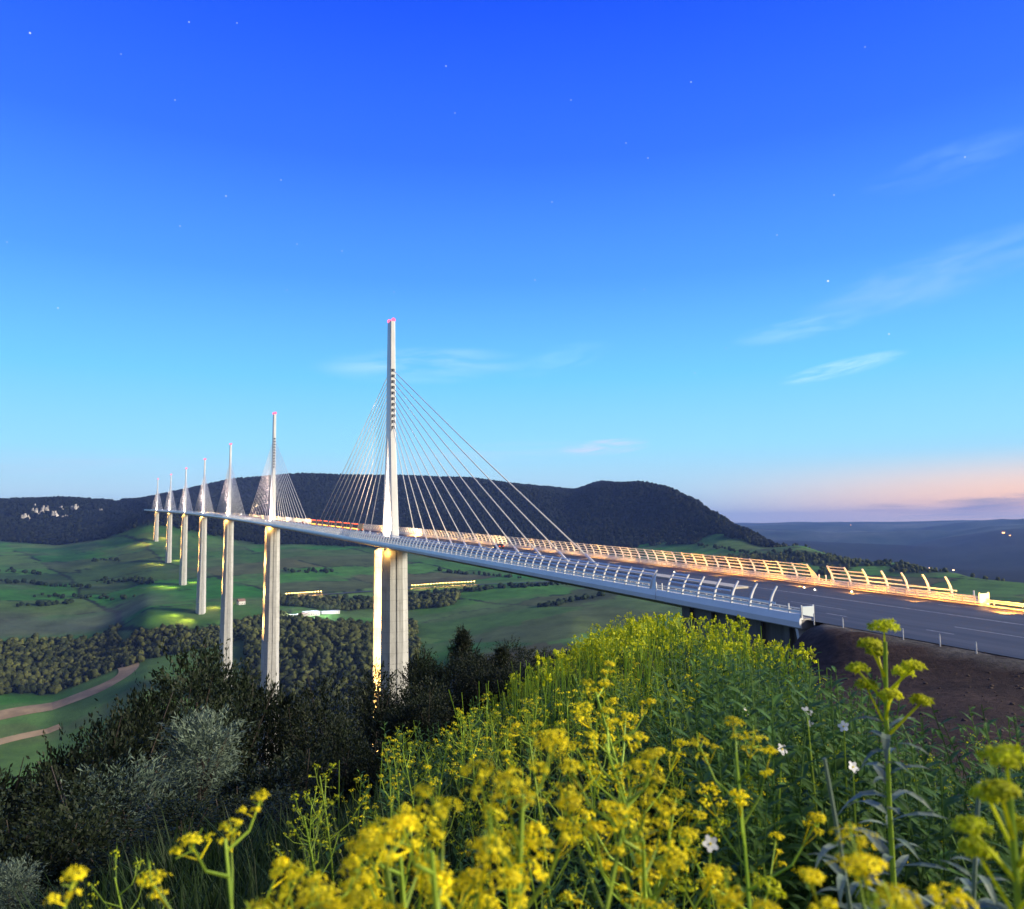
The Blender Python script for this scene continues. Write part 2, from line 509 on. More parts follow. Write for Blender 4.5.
npt(1300, [(5, 8.0), (10, 6.8), (25, 2.4), (45, -1.0)])
for s in (-30, -45, -60, -80, -110, -150, -200, -280):
    for lat in (-16.5, 0, 16.5):
        p = deck(s, lat, -.35); NP.append(tuple(p))
    p = deck(s, 30, -3); NP.append(tuple(p))
    p = deck(s, 70, -9); NP.append(tuple(p))
NP.append(tuple(deck(-34, -19.5, .2)))
for s, z in ((-12, -5.2), (2, -5.8), (40, -13), (100, -36), (204, -90), (260, -105)):
    for lat in (-16, 16): NP.append((*deck(s, lat)[:2], z))
for a, r, z in ((120, 20, 6.5), (120, 70, 3), (150, 12, 8), (150, 60, 6), (180, 10, 8.3), (180, 80, 7), (210, 15, 8), (210, 90, 0), (250, 8, 7.6), (250, 60, -14), (290, 6, 7.6), (290, 40, -12), (320, 30, -8)):
    t = math.radians(a); NP.append((CAM[0] + r * math.sin(t), CAM[1] + r * math.cos(t), z))
NP = np.array(NP)


def _tps(d2):
    return .5 * d2 * np.log(d2 + 1e-9)


_n = len(NP)
_A = np.zeros((_n + 3, _n + 3))
_d2 = ((NP[:, None, :2] - NP[None, :, :2]) ** 2).sum(-1) / 1e4
_A[:_n, :_n] = _tps(_d2) + np.eye(_n) * 2e-5
_A[:_n, _n] = 1; _A[:_n, _n + 1:] = NP[:, :2] / 100; _A[_n:, :_n] = _A[:_n, _n:].T
_wt = np.linalg.solve(_A, np.concatenate([NP[:, 2], [0, 0, 0]]))


def near_z(x, y):
    out = np.empty(len(x))
    for i in range(0, len(x), 20000):
        a, b = x[i:i + 20000], y[i:i + 20000]
        d2 = ((a[:, None] - NP[None, :, 0]) ** 2 + (b[:, None] - NP[None, :, 1]) ** 2) / 1e4
        out[i:i + 20000] = _tps(d2) @ _wt[:_n] + _wt[_n] + a / 100 * _wt[_n + 1] + b / 100 * _wt[_n + 2]
    return out


def ground(x, y):
    """height of the ground, arrays in and out"""
    x = np.atleast_1d(np.asarray(x, float)); y = np.atleast_1d(np.asarray(y, float))
    dx, dy = x - CAM[0], y - CAM[1]
    r = np.hypot(dx, dy) + 1e-6
    az = np.degrees(np.arctan2(dx, dy)); lr = np.log(r)
    z = bil(FARZ, az, np.clip(lr, LR[0], LR[-1]))
    amp = np.interp(r, [150, 400, 1000, 1400, 2200, 2700, 3300, 5000, 12000], [2, 6, 5, 4, 5, 12, 8, 22, 14])
    z = z + amp * fbm(x / 260, y / 260, 5, 3) + .35 * amp * fbm(x / 60, y / 60, 4, 9)
    hum = sstep(6500, 9000, r)
    z = z + hum * (300 * (.22 - np.abs(fbm(x / 2100, y / 2100, 5, 21))) * (1 - sstep(10000, 11600, r)) + 34 * fbm(x / 1500, y / 1500, 4, 23))
    w = sstep(math.log(100), math.log(260), lr)
    idx = np.nonzero(w < 1)[0]
    if len(idx):
        zn = near_z(x[idx], y[idx])
        zn = zn + .25 * fbm(x[idx] / 6, y[idx] / 6, 4, 5) * sstep(1.0, 12, r[idx])
        zn = zn + .12 * fbm(x[idx] / .9, y[idx] / .9, 4, 6) * sstep(6, 20, r[idx])
        z[idx] = zn * (1 - w[idx]) + z[idx] * w[idx]
    s, lat = deck_inv(x, y)
    corr = (1 - sstep(16.2, 19.5, np.abs(lat))) * (1 - sstep(-27.5, -25.5, s)) * (s > -420)
    z = z * (1 - corr) + (.03025 * s - .06) * corr
    # nothing pokes through the deck
    und = (np.abs(lat) < 22) & (s > -26) & (s < 2440)
    z = np.where(und, np.minimum(z, .03025 * s - 5.3), z)
    return z


def g1(x, y): return float(ground([x], [y])[0])


def polar(px, r):
    a = math.radians(az_of(px))
    return CAM[0] + r * math.sin(a), CAM[1] + r * math.cos(a)


def hit(px, py, r0=900, r1=4200):
    """where a line of sight meets the far slopes"""
    d = ray(px, py); d = d / math.hypot(d[0], d[1])
    rr = np.linspace(r0, r1, 1500)
    x, y, z = CAM[0] + rr * d[0], CAM[1] + rr * d[1], CAM[2] + rr * d[2]
    g = ground(x, y)
    k = np.nonzero(g >= z)[0]
    i = k[0] if len(k) else len(rr) - 1
    return x[i], y[i], float(g[i])


def dirt_limit(az):
    pxs = [-2000, 300, 640, 715, 748, 775, 815, 870, 950, 1024, 1300, 3000]
    rs = [900, 500, 60, 52, 24, 12, 7.0, 5.4, 4.8, 4.6, 4.5, 4.5]
    return np.interp(az, [az_of(p) for p in pxs], rs)


# vertices
rows = np.concatenate([np.geomspace(.05, 150, 210)[:-1], np.geomspace(150, 900, 90)[:-1], np.geomspace(900, 3800, 270)[:-1], np.geomspace(3800, 18000, 75)])
azc = np.concatenate([np.arange(-180, -40, 4.0), np.arange(-40, -14, .8), np.arange(-14, 64, .19), np.arange(64, 100, .9), np.arange(100, 180, 4.0)])
RR, AA = np.meshgrid(rows, np.radians(azc), indexing='ij')
X = (CAM[0] + RR * np.sin(AA)).ravel(); Y = (CAM[1] + RR * np.cos(AA)).ravel()
Z = ground(X, Y)
nr, na = RR.shape


def region_color(X, Y, Z):
    dx, dy = X - CAM[0], Y - CAM[1]
    r = np.hypot(dx, dy); az = np.degrees(np.arctan2(dx, dy))
    n1 = fbm(X / 400, Y / 400, 5, 31); n2 = fbm(X / 90, Y / 90, 5, 41); n3 = fbm(X / 5, Y / 5, 4, 51)
    # meadows: patchwork of stretched cells
    u = X * .8 + Y * .25 + 90 * n1; v = Y * .9 - X * .2 + 120 * n2
    cell = _hash(np.floor(u / 210), np.floor(v / 150), 77)
    cell2 = _hash(np.floor(u / 210), np.floor(v / 150), 78)
    mead = np.stack([.026 + .062 * cell, .075 + .105 * cell2, .018 + .021 * cell], -1)
    fx = np.abs((u / 210) % 1 - .5) * 210; fy = np.abs((v / 150) % 1 - .5) * 150
    hedge = ((fx > 101.5) | (fy > 72)) & (n2 > -.09)
    dark = np.array([.014, .026, .013])
    c = mead
    c[hedge & (r < 2500) & (r > 1200)] = dark * .9
    grey = sstep(.02, .12, fbm(X / 180, Y / 120, 5, 61))[:, None] * .5
    c = c * (1 - grey) + np.array([.085, .115, .05]) * grey
    # paler foreland at the foot of the meadows on the left
    pale = (sstep(1380, 1450, r) * (1 - sstep(1480, 1640, r)) * (1 - sstep(az_of(130), az_of(210), az)))[:, None] * .75
    c = c * (1 - pale) + np.array([.11, .12, .085]) * pale
    # wooded ground
    wood = wood_mask(X, Y, r, az)[:, None]
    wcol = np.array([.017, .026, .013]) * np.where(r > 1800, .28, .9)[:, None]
    c = c * (1 - wood) + wcol * wood
    # bare talus under the left crags
    tal = (sstep(2680, 2780, r + 120 * n2) * (1 - sstep(2950, 3080, r + 150 * n2)) * (1 - sstep(az_of(120), az_of(190), az)))[:, None] * .25
    c = c * (1 - tal) + np.array([.050, .045, .048]) * tal
    # far country
    far = sstep(3600, 4600, r)[:, None]
    fc = np.array([.035, .052, .040]) + (.06 * n1[:, None] + .13 * fbm(X / 900, Y / 500, 4, 71)[:, None])
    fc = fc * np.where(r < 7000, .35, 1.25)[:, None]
    c = c * (1 - far) + np.clip(fc, .006, .13) * far
    # near: grass, then bare earth to the road
    nearw = (1 - sstep(120, 220, r))[:, None]
    gr = np.stack([.013 + .01 * n3, .022 + .015 * n3, .008 + .005 * n3], -1)
    c = c * (1 - nearw) + np.clip(gr, .006, 1) * nearw
    lim = dirt_limit(az)
    d = (sstep(.9, 1.12, r / lim + .35 * n3) * (az > 28) * (1 - sstep(150, 220, r)))[:, None]
    ea = np.stack([.048 + .05 * n3, .032 + .034 * n3, .026 + .026 * n3], -1)
    c = c * (1 - d) + np.clip(ea, .012, 1) * d
    s_, la = deck_inv(X, Y)
    vg = (sstep(14.5, 15.0, np.abs(la)) * (1 - sstep(16.2, 18.2 , np.abs(la) + 2.2 * n3)) * (s_ < -26) * (s_ > -420))[:, None]
    c = c * (1 - vg) + np.array([.125, .118, .105]) * (1 + .9 * n3[:, None]) * vg
    return np.clip(c, .004, .5)


def wood_mask(X, Y, r, az):
    n = fbm(X / 220, Y / 220, 5, 81); n2 = fbm(X / 70, Y / 70, 4, 83)
    A = lambda p: az_of(p)
    rn = r + 160 * n + 50 * n2; an = az + 2.0 * n
    w = np.zeros_like(r)
    w = np.maximum(w, sstep(1130, 1160, r) * (1 - sstep(1370, 1420, rn)) * (1 - sstep(A(118), A(128), an)))       # left wooded spur
    w = np.maximum(w, sstep(1120, 1170, r) * (1 - sstep(1225, 1275, rn)) * sstep(A(110), A(130), an) * (1 - sstep(A(270), A(300), an)))
    w = np.maximum(w, sstep(650, 700, r) * (1 - sstep(1160, 1225, rn)) * sstep(A(230), A(270), az) * (1 - sstep(A(405), A(425), an)))
    w = np.maximum(w, sstep(1310, 1340, rn) * (1 - sstep(1390, 1430, rn)) * sstep(A(270), A(290), az) * (1 - sstep(A(430), A(480), an)) * (n2 > -.12))
    w = np.maximum(w, sstep(170, 230, r) * (1 - sstep(640, 760, rn)) * (1 - sstep(A(540), A(580), an)) * (n2 > -.1))
    # steep flanks of the tableland
    lim = np.interp(az, [A(0), A(110), A(160), A(240), A(330), A(470), A(560), A(640), A(720), A(800), A(1024)], [2720, 2560, 2440, 2360, 2250, 2150, 2050, 2150, 2060, 1840, 1600])
    w = np.maximum(w, sstep(-30, 60, rn - lim))
    w = np.maximum(w, sstep(1450, 1530, rn) * (1 - sstep(1750, 1850, rn)) * sstep(A(530), A(580), an) * sstep(-.06, .06, n2 + n))
    ridge = (az > A(640)) & (r > 1400)
    w = np.where(ridge & (n2 + .8 * n < -.02) & (r < lim + 60), 0.0, w)
    return np.clip(w, 0, 1) * (r < 4600)


Cc = region_color(X, Y, Z)
ii = np.arange(nr - 1)[:, None] * na; jj = np.arange(na)[None, :]
j2 = (jj + 1) % na
faces = np.stack([ii + jj, ii + j2, ii + na + j2, ii + na + jj], -1).reshape(-1, 4)
# close the middle under the camera
V = np.stack([X, Y, Z], -1)
me = raw_mesh('terrain', V, faces[:, ::-1], 4)
set_color(me, Cc)
terrain = finish(me, 'terrain', M_GROUND, smooth=True, kind='structure')

# ------------------------------------------------------------------ roads
def strip(name, s0, s1, l0, l1, h, mat, step=6.0, kind='structure', thick=None, parent=None):
    n = max(2, int((s1 - s0) / step) + 1)
    b = MB()
    if thick is None:
        v = []
        for s in np.linspace(s0, s1, n): v += [deck(s, l0, h), deck(s, l1, h)]
        b.add(v, [(2 * i, 2 * i + 1, 2 * i + 3, 2 * i + 2) for i in range(n - 1)])
    else:
        b.loft([[deck(s, l0, h), deck(s, l1, h), deck(s, l1, h - thick), deck(s, l0, h - thick)] for s in np.linspace(s0, s1, n)])
    return b.build(name, mat, parent, kind=kind)


strip('road', -400, 2462, -15.2, 14.4, .0, M_ASPH, 10)


def line_obj(name, lat, w, s0, s1, dash=None):
    b = MB()
    s = s0
    while s < s1:
        e = min(s1, s + (dash[0] if dash else s1 - s0))
        ss = np.linspace(s, e, max(2, int((e - s) / 12) + 1))
        v = []
        for q in ss: v += [deck(q, lat - w / 2, .006), deck(q, lat + w / 2, .006)]
        b.add(v, [(2 * i, 2 * i + 1, 2 * i + 3, 2 * i + 2) for i in range(len(ss) - 1)])
        s = e + (dash[1] if dash else 1)
    return b.build(name, M_LINE, kind='structure')


line_obj('road_marking', 3.4, .22, -390, 1200)
line_obj('road_marking', 10.6, .16, -390, 700, (3.0, 10.0))
line_obj('road_marking', -4.6, .16, -390, 1200, (9.0, 14.0))
line_obj('road_marking', -9.0, .16, -390, 700, (3.0, 10.0))

# ------------------------------------------------------------------ viaduct
PS = [204 + 342 * i for i in range(7)]
PH = [94, 244, 221, 152, 144, 118, 81]
via = empty('viaduct', tuple(deck(0)))
tag(via, 'long white cable-stayed viaduct on seven tall concrete piers crossing the green valley', 'bridge')
OFF = deck(0)
via.location = (0, 0, 0)
ss = np.concatenate([[0.0, 1.5], np.arange(4, 240, 6.0), np.arange(240, 2470, 20.0)])
b = MB()
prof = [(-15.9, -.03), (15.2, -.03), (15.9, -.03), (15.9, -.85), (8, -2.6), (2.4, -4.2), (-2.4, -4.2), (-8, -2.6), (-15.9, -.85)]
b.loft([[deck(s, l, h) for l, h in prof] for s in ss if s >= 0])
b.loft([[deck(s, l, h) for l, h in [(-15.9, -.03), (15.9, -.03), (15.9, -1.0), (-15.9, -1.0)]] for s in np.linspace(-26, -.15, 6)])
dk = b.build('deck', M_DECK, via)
for sgn in (-1, 1):
    b = MB()
    o, i_ = 16.15 * sgn, 15.9 * sgn
    for seg in ([s for s in ss if s >= 1.5], np.linspace(-26, 1.35, 6)):
        b.loft([[deck(s, o - .12 * sgn, .62), deck(s, i_ - .25 * sgn, .62), deck(s, i_ - .25 * sgn, .02), deck(s, i_ + .005 * sgn, .02), deck(s, i_ + .005 * sgn, -.9), deck(s, o, -.85), deck(s, o + .1 * sgn, -.2)] for s in seg])
    f = b.build('fascia', M_FASCIA, via)


def shaft_ring(cx, cy, z, hx, hy, side=0):
    """chamfered rectangle; side 0 both chamfered"""
    kx, ky = hx * .5, hy * .44
    return [(cx - hx, cy - hy + 2 * ky * .8, z), (cx - kx, cy - hy, z), (cx - .32, cy - hy, z), (cx - .32, cy - hy + .4, z), (cx + .32, cy - hy + .4, z), (cx + .32, cy - hy, z), (cx + kx, cy - hy, z), (cx + hx, cy - hy + 2 * ky * .8, z),
            (cx + hx, cy + hy - 2 * ky * .8, z), (cx + kx, cy + hy, z), (cx - kx, cy + hy, z), (cx - hx, cy + hy - 2 * ky * .8, z)]


# profile of the stay anchorages along the deck
A0, DA = 33.9, 12.51
for k, (s0, ph) in enumerate(zip(PS, PH)):
    base = deck(s0)
    th = s0 / 20000.0
    zg = min(g1(base[0] + a, base[1] + c) for a in (-8, 0, 8) for c in (-8, 0, 8)) - 3
    zt = -4.2
    pe = empty('pier', tuple(base), th, via)
    split = max(-90.0, zg - base[2]) + zt if ph > 100 else zg - base[2]
    split = max(split, zg - base[2])
    for sy in (-1, 1):
        b = MB()
        rings = []
        for t in np.linspace(0, 1, 6):
            z = zt - .6 + (split - zt + .6) * t
            cy = sy * (6.0 + .5 * t)
            rings.append(shaft_ring(0, cy, z, 4.9 + .9 * t, 2.45 + 1.0 * t))
        b.loft(rings[::-1])
        b.build('shaft', M_CONC, pe)
    if split > zg - base[2] + 2:
        b = MB()
        zb = zg - base[2]
        L = -zb + split
        b.loft([shaft_ring(0, 0, split - .02 - L * t, 6.2 + 2.6 * (L / 150) * t, 10.0 + 3.0 * (L / 150) * t) for t in np.linspace(1, 0, 4)])
        b.build('trunk', M_CONC, pe)
    for sy in (-1, 1):
        b = MB(); b.box((-3.8, sy * 6 - 1.6, zt - .58), (3.8, sy * 6 + 1.6, zt - .02)); b.build('bearing', M_GALV, pe)
    # pylon
    py = empty('pylon', tuple(base), th, via)
    for sy in (-1, 1):
        b = MB()
        def rc(cy, z, hx, hy):
            c = .3
            return [(-hx, cy - hy + c, z), (-hx + c, cy - hy, z), (hx - c, cy - hy, z), (hx, cy - hy + c, z), (hx, cy + hy - c, z), (hx - c, cy + hy, z), (-hx + c, cy + hy, z), (-hx, cy + hy - c, z)]
        b.loft([rc(sy * 5.2, .02, 1.5, 1.75), rc(sy * 3.3, 21, 1.4, 1.65), rc(sy * 1.56, 40, 1.25, 1.54)])
        b.build('leg', M_WHITE, py)
    b = MB()
    b.loft([rc(0, 40.02, 1.25, 3.1), rc(0, 68, 1.1, 2.75), rc(0, 88, 1.0, 2.35)])
    mast = b.build('mast', M_WHITE, py)
    if k < 2:
        for q in range(11):
            z = 44.2 + 2.33 * q
            hy = 3.1 - .35 * (z - 40) / 28
            b = MB()
            b.box((-.7, -hy - .045, z - .6), (.7, -hy + .1, z + .6))
            b.build('anchor_vent', M_DARK, py)
    for sx in (-1, 1):
        b = MB()
        rb_ = .85 if k < 1 else 1.1 if k < 3 else 1.5
        b.ball((.45 * sx, -1.5 * sx, 88.0 + rb_ * .9), rb_, 10, 8)
        o = b.build('warning_light', M_RED, py)
    # stays: one per anchorage and side
    rot = Matrix.Rotation(th, 4, 'Z')
    far_b = MB()
    for sy in (-1, 1):
        for q in range(11):
            sa = s0 + sy * (A0 + DA * q)
            pa = deck(sa, 0, .4)
            loc = pa - base
            c_, s_ = math.cos(-th), math.sin(-th)
            pl = np.array([loc[0] * c_ - loc[1] * s_, loc[0] * s_ + loc[1] * c_, loc[2]])
            z = 44.2 + 2.33 * q
            hy = 3.1 - .35 * (z - 40) / 28
            top = np.array([0, sy * hy, z])
            rad = .16 if k == 0 else .15
            pts = [pl, pl * .5 + top * .5 + np.array([0, 0, -.55 * q / 10]), top]
            if k < 4:
                b = MB(); b.tube(pts, rad, 6)
                sock = (pts[0] * .97 + pts[2] * .03)
                b.tube([pts[0], sock], rad * 1.7, 6)
                b.build('stay_cable', M_CABLE, py, smooth=True)
            else:
                far_b.tube([pts[0], pts[2]], rad, 4)
    if k >= 4:
        far_b.build('stay_cable', M_CABLE, py, kind='stuff')

# median kerb carrying the anchorages
strip('median', 2, 2460, -1.5, 1.5, .30, M_KERB, 20, None, .30, via)

# wind screens
RIBP = [(.0, .60), (.10, 1.15), (.34, 1.9), (.74, 2.6), (1.25, 3.25)]


def ribpt(sgn, f, s, out=0.0):
    n = len(RIBP) - 1
    x = min(f, .9999) * n; i = int(x); t = x - i
    a, c = RIBP[i], RIBP[i + 1]
    return deck(s, sgn * (15.95 - (a[0] + (c[0] - a[0]) * t) + out), a[1] + (c[1] - a[1]) * t)


def rib_mb(b, sgn, s, wide=.09):
    rings = []
    for i, f in enumerate((0, .25, .5, .75, 1)):
        d = .17 - .09 * f
        t0, t1 = ribpt(sgn, max(0, f - .05), s), ribpt(sgn, min(1, f + .05), s)
        t = t1 - t0; t /= np.linalg.norm(t)
        nn = np.array([t[2], 0, -t[0]]); p = ribpt(sgn, f, s); yy = np.array([0, 1.0, 0])
        rings.append([p + nn * d + yy * wide, p - nn * d + yy * wide, p - nn * d - yy * wide, p + nn * d - yy * wide])
    b.loft(rings)


def slat_mb(b, sgn, f, s0, s1, hh=.115, step=3.33):
    n = max(1, int(round((s1 - s0) / step)))
    R = []
    for s in np.linspace(s0, s1, n + 1):
        p = ribpt(sgn, f, s); t = ribpt(sgn, min(1, f + .05), s) - ribpt(sgn, max(0, f - .05), s); t /= np.linalg.norm(t)
        nn = np.array([t[2], 0, -t[0]]) * .015
        R.append([p + t * hh + nn, p - t * hh + nn, p - t * hh - nn, p + t * hh - nn])
    b.loft(R)


SP = 3.33
for sgn in (-1, 1):
    scr = empty('wind_screen', (0, 0, 0), 0, via)
    b = MB()
    for f in (.13, .34, .55, .76, .95): slat_mb(b, sgn, f, 3.0, 3.0 + SP * 60); slat_mb(b, sgn, f, 3.0 + SP * 60, 2458, .13, 20)
    b.build('slat', M_PANEL, scr)
    for i in range(50):
        b = MB(); rib_mb(b, sgn, 3.0 + SP * i); b.build('rib', M_WHITE, scr)
    b = MB()
    for i in range(50, 240): rib_mb(b, sgn, 3.0 + SP * i)
    b.build('rib', M_WHITE, scr, kind='stuff')
    b = MB(); v = [deck(3.0, sgn * 15.95, .6), ribpt(sgn, .5, 3.0), ribpt(sgn, 1, 3.0), deck(2.2, sgn * 15.6, 1.9), deck(1.4, sgn * 15.95, .6)]
    b.add(v, [(0, 1, 2, 3, 4)]); b.add([p + np.array([.03, 0, 0]) for p in v], [(4, 3, 2, 1, 0)])
    b.build('end_panel', M_PANEL, scr)
    sc2 = empty('stepped_wind_screen', (0, 0, 0), 0, via)
    ends = [(.13, -26.0), (.34, -22.0), (.55, -14.0), (.76, -8.0), (.95, -4.6)]
    b = MB()
    for f, e in ends: slat_mb(b, sgn, f, e, -1.2)
    b.build('slat', M_PANEL, sc2)
    for i in range(7):
        b = MB(); rib_mb(b, sgn, -1.2 - SP * i, .10); b.build('rib', M_WHITE, sc2)
    b = MB()
    b.hexa([deck(-26.2, sgn * 15.9, .62), deck(-26.2, sgn * 14.2, .3), deck(-26.0, sgn * 14.2, .3), deck(-26.0, sgn * 15.9, .62), deck(-26.2, sgn * 15.9, 1.5), deck(-26.2, sgn * 14.2, 1.5), deck(-26.0, sgn * 14.2, 1.5), deck(-26.0, sgn * 15.9, 1.5)])
    b.build('end_panel', M_PANEL, sc2)
    for q, (s, l) in enumerate(((-26.1, 15.95), (-26.1, 14.2), (-24.2, 15.95), (1.6, 15.9), (.2, 15.9))):
        b = MB(); p = deck(s, sgn * l, .3); b.box(p - [.07, .07, 0], p + [.07, .07, 1.35]); b.build('end_post', M_WHITE, sc2)

# inner guard rails and kerbs
for sgn in (-1, 1):
    gr = empty('guard_rail', (0, 0, 0), 0, via)
    b = MB()
    lat = sgn * 14.75
    for h in (.55, .85, 1.12):
        b.loft([[deck(s, lat - .07, h), deck(s, lat + .07, h), deck(s, lat + .07, h - .11), deck(s, lat - .07, h - .11)] for s in np.concatenate([np.arange(-26, 200, 7.), np.arange(200, 2459, 40.)])])
    b.build('rail', M_GALV, gr)
    for i in range(48):
        b = MB(); p = deck(-25 + 1.665 * 1.0 * i, lat + sgn * .12, 0); b.box(p - [.07, .06, 0], p + [.07, .06, 1.0]); b.build('rail_post', M_GALV, gr)
    b = MB()
    b.loft([[deck(s, sgn * 14.45, .16), deck(s, sgn * 15.64, .16), deck(s, sgn * 15.64, -.02), deck(s, sgn * 14.45, -.02)] for s in np.concatenate([np.arange(-26, 200, 8.), np.arange(200, 2459, 40.)])])
    b.build('kerb', M_KERB, via)

# abutment
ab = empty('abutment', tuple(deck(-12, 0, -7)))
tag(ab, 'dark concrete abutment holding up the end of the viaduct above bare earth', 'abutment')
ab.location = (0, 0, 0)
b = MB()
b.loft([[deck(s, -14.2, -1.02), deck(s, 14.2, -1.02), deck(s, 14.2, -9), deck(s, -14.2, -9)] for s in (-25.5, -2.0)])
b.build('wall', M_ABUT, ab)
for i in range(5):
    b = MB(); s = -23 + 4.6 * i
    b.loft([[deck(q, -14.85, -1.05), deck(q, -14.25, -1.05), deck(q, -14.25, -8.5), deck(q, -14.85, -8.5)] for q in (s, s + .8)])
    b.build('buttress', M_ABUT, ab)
b = MB()
b.hexa([deck(-25.4, -15.6, -2.6), deck(-25.4, -14.25, -2.6), deck(-25.0, -14.25, -2.6), deck(-25.0, -15.6, -2.6), deck(-25.4, -15.9, -1.03), deck(-25.4, -14.25, -1.03), deck(-25.0, -14.25, -1.03), deck(-25.0, -15.9, -1.03)])
b.build('bracket', M_WHITE, ab)

# guard rail of the approach road, beyond the bridge end
gr = empty('roadside_guard_rail', (0, 0, 0))
tag(gr, 'golden lit steel guard rail on the far road edge past the bridge end', 'guard rail')
b = MB()
for h in (.62, .86):
    b.loft([[deck(s, 14.7, h), deck(s, 14.78, h), deck(s, 14.78, h - .18), deck(s, 14.7, h - .18)] for s in np.linspace(-140, -26.6, 14)])
b.build('rail', M_GALV, gr)
for i in range(14):
    b = MB(); p = deck(-27.5 - 4 * i, 14.86, -.1); b.box(p - [.06, .05, 0], p + [.06, .05, .98]); b.build('rail_post', M_GALV, gr)
strip('kerb', -200, -26.4, 14.45, 15.1, .14, M_KERB, 8, 'structure', .3)

# upper fence rail on the slope behind
# white marker posts on the near verge
stake = None
for px, s, hh in ((825, -27.8, 1.05), (854, -31.7, 1.1), (916, -38.8, 1.05), (954, -42.6, 1.1), (993, -46.0, .95)):
    if stake is None:
        stake = empty('marker_post')
        b = MB(); b.tube([(0, 0, -.2), (0, 0, .86)], .055, 8); b.build('stake', M_STAKE, stake)
        b = MB(); b.tube([(0, 0, .862), (0, 0, .94), (0, 0, 1.02)], [.056, .056, .03], 8); b.build('cap', M_GALV, stake)
        o = stake
    else: o = dup(stake)
    p = deck(s, -15.9)
    o.location = (p[0], p[1], g1(p[0], p[1])); o.scale = (1, 1, hh)
    tag(o, 'slim white marker post on the verge of the road before the bridge', 'marker post', 'white marker posts along the road verge')

# ------------------------------------------------------------------ far woods (one mass nobody could count)
def ico(sub):
    t = (1 + 5 ** .5) / 2
    v = np.array([(-1, t, 0), (1, t, 0), (-1, -t, 0), (1, -t, 0), (0, -1, t), (0, 1, t), (0, -1, -t), (0, 1, -t), (t, 0, -1), (t, 0, 1), (-t, 0, -1), (-t, 0, 1)], float)
    f = [(0, 11, 5), (0, 5, 1), (0, 1, 7), (0, 7, 10), (0, 10, 11), (1, 5, 9), (5, 11, 4), (11, 10, 2), (10, 7, 6), (7, 1, 8), (3, 9, 4), (3, 4, 2), (3, 2, 6), (3, 6, 8), (3, 8, 9), (4, 9, 5), (2, 4, 11), (6, 2, 10), (8, 6, 7), (9, 8, 1)]
    v /= np.linalg.norm(v[0])
    for _ in range(sub):
        v = list(map(tuple, v)); nf, mid = [], {}
        def m(a, b):
            k = (min(a, b), max(a, b))
            if k not in mid:
                p = np.array(v[a]) + np.array(v[b]); mid[k] = len(v); v.append(tuple(p / np.linalg.norm(p)))
            return mid[k]
        for a, b, c in f:
            x, y, z = m(a, b), m(b, c), m(c, a)
            nf += [(a, x, z), (b, y, x), (c, z, y), (x, y, z)]
        f = nf
    return np.array(v), np.array(f)


def blobs(n, az0, az1, r0, r1, sub, hmin, hmax, thr=.5, seed=0, rmin_amp=.5):
    g = np.random.default_rng(seed)
    az = g.uniform(az0, az1, n); r = np.sqrt(g.uniform(r0 ** 2, r1 ** 2, n))
    x = CAM[0] + r * np.sin(np.radians(az)); y = CAM[1] + r * np.cos(np.radians(az))
    w = wood_mask(x, y, r, az)
    s, lat = deck_inv(x, y)
    ok = (w > thr) & ~((np.abs(lat) < 24) & (s < 330))
    x, y = x[ok], y[ok]
    z = ground(x, y)
    s, lat = s[ok], lat[ok]
    k = len(x)
    hh = g.uniform(hmin, hmax, k)
    under = (np.abs(lat) < 24) & (s > 0)
    hh = np.where(under, np.minimum(hh, 6), hh)
    v, f = ico(sub)
    nv = len(v)
    jit = 1 + rmin_amp * g.uniform(-1, 1, (k, nv))
    P = v[None] * jit[..., None]
    P = P * (hh * .55)[:, None, None] * np.array([.85, .85, 1.0])
    P += np.stack([x, y, z + hh * .42], -1)[:, None, :]
    F = (f[None] + (np.arange(k) * nv)[:, None, None]).reshape(-1, 3)
    tone = g.uniform(0, 1, k) ** 1.5
    warm = vnoise(x / 130, y / 130, 4)
    c = np.array([.022, .036, .015]) * (1 - tone[:, None]) + np.array([.085, .110, .036]) * tone[:, None]
    c = c * (.75 + .6 * warm[:, None])
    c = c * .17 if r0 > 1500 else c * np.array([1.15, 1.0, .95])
    C = np.repeat(c, nv, axis=0)
    return P.reshape(-1, 3), F, C


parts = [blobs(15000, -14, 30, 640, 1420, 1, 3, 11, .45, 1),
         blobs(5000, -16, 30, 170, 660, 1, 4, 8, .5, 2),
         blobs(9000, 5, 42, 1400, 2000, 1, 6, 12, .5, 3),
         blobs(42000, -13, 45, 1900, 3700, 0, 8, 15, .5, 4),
         blobs(5000, 33, 62, 1350, 2300, 0, 4, 9, .5, 5)]
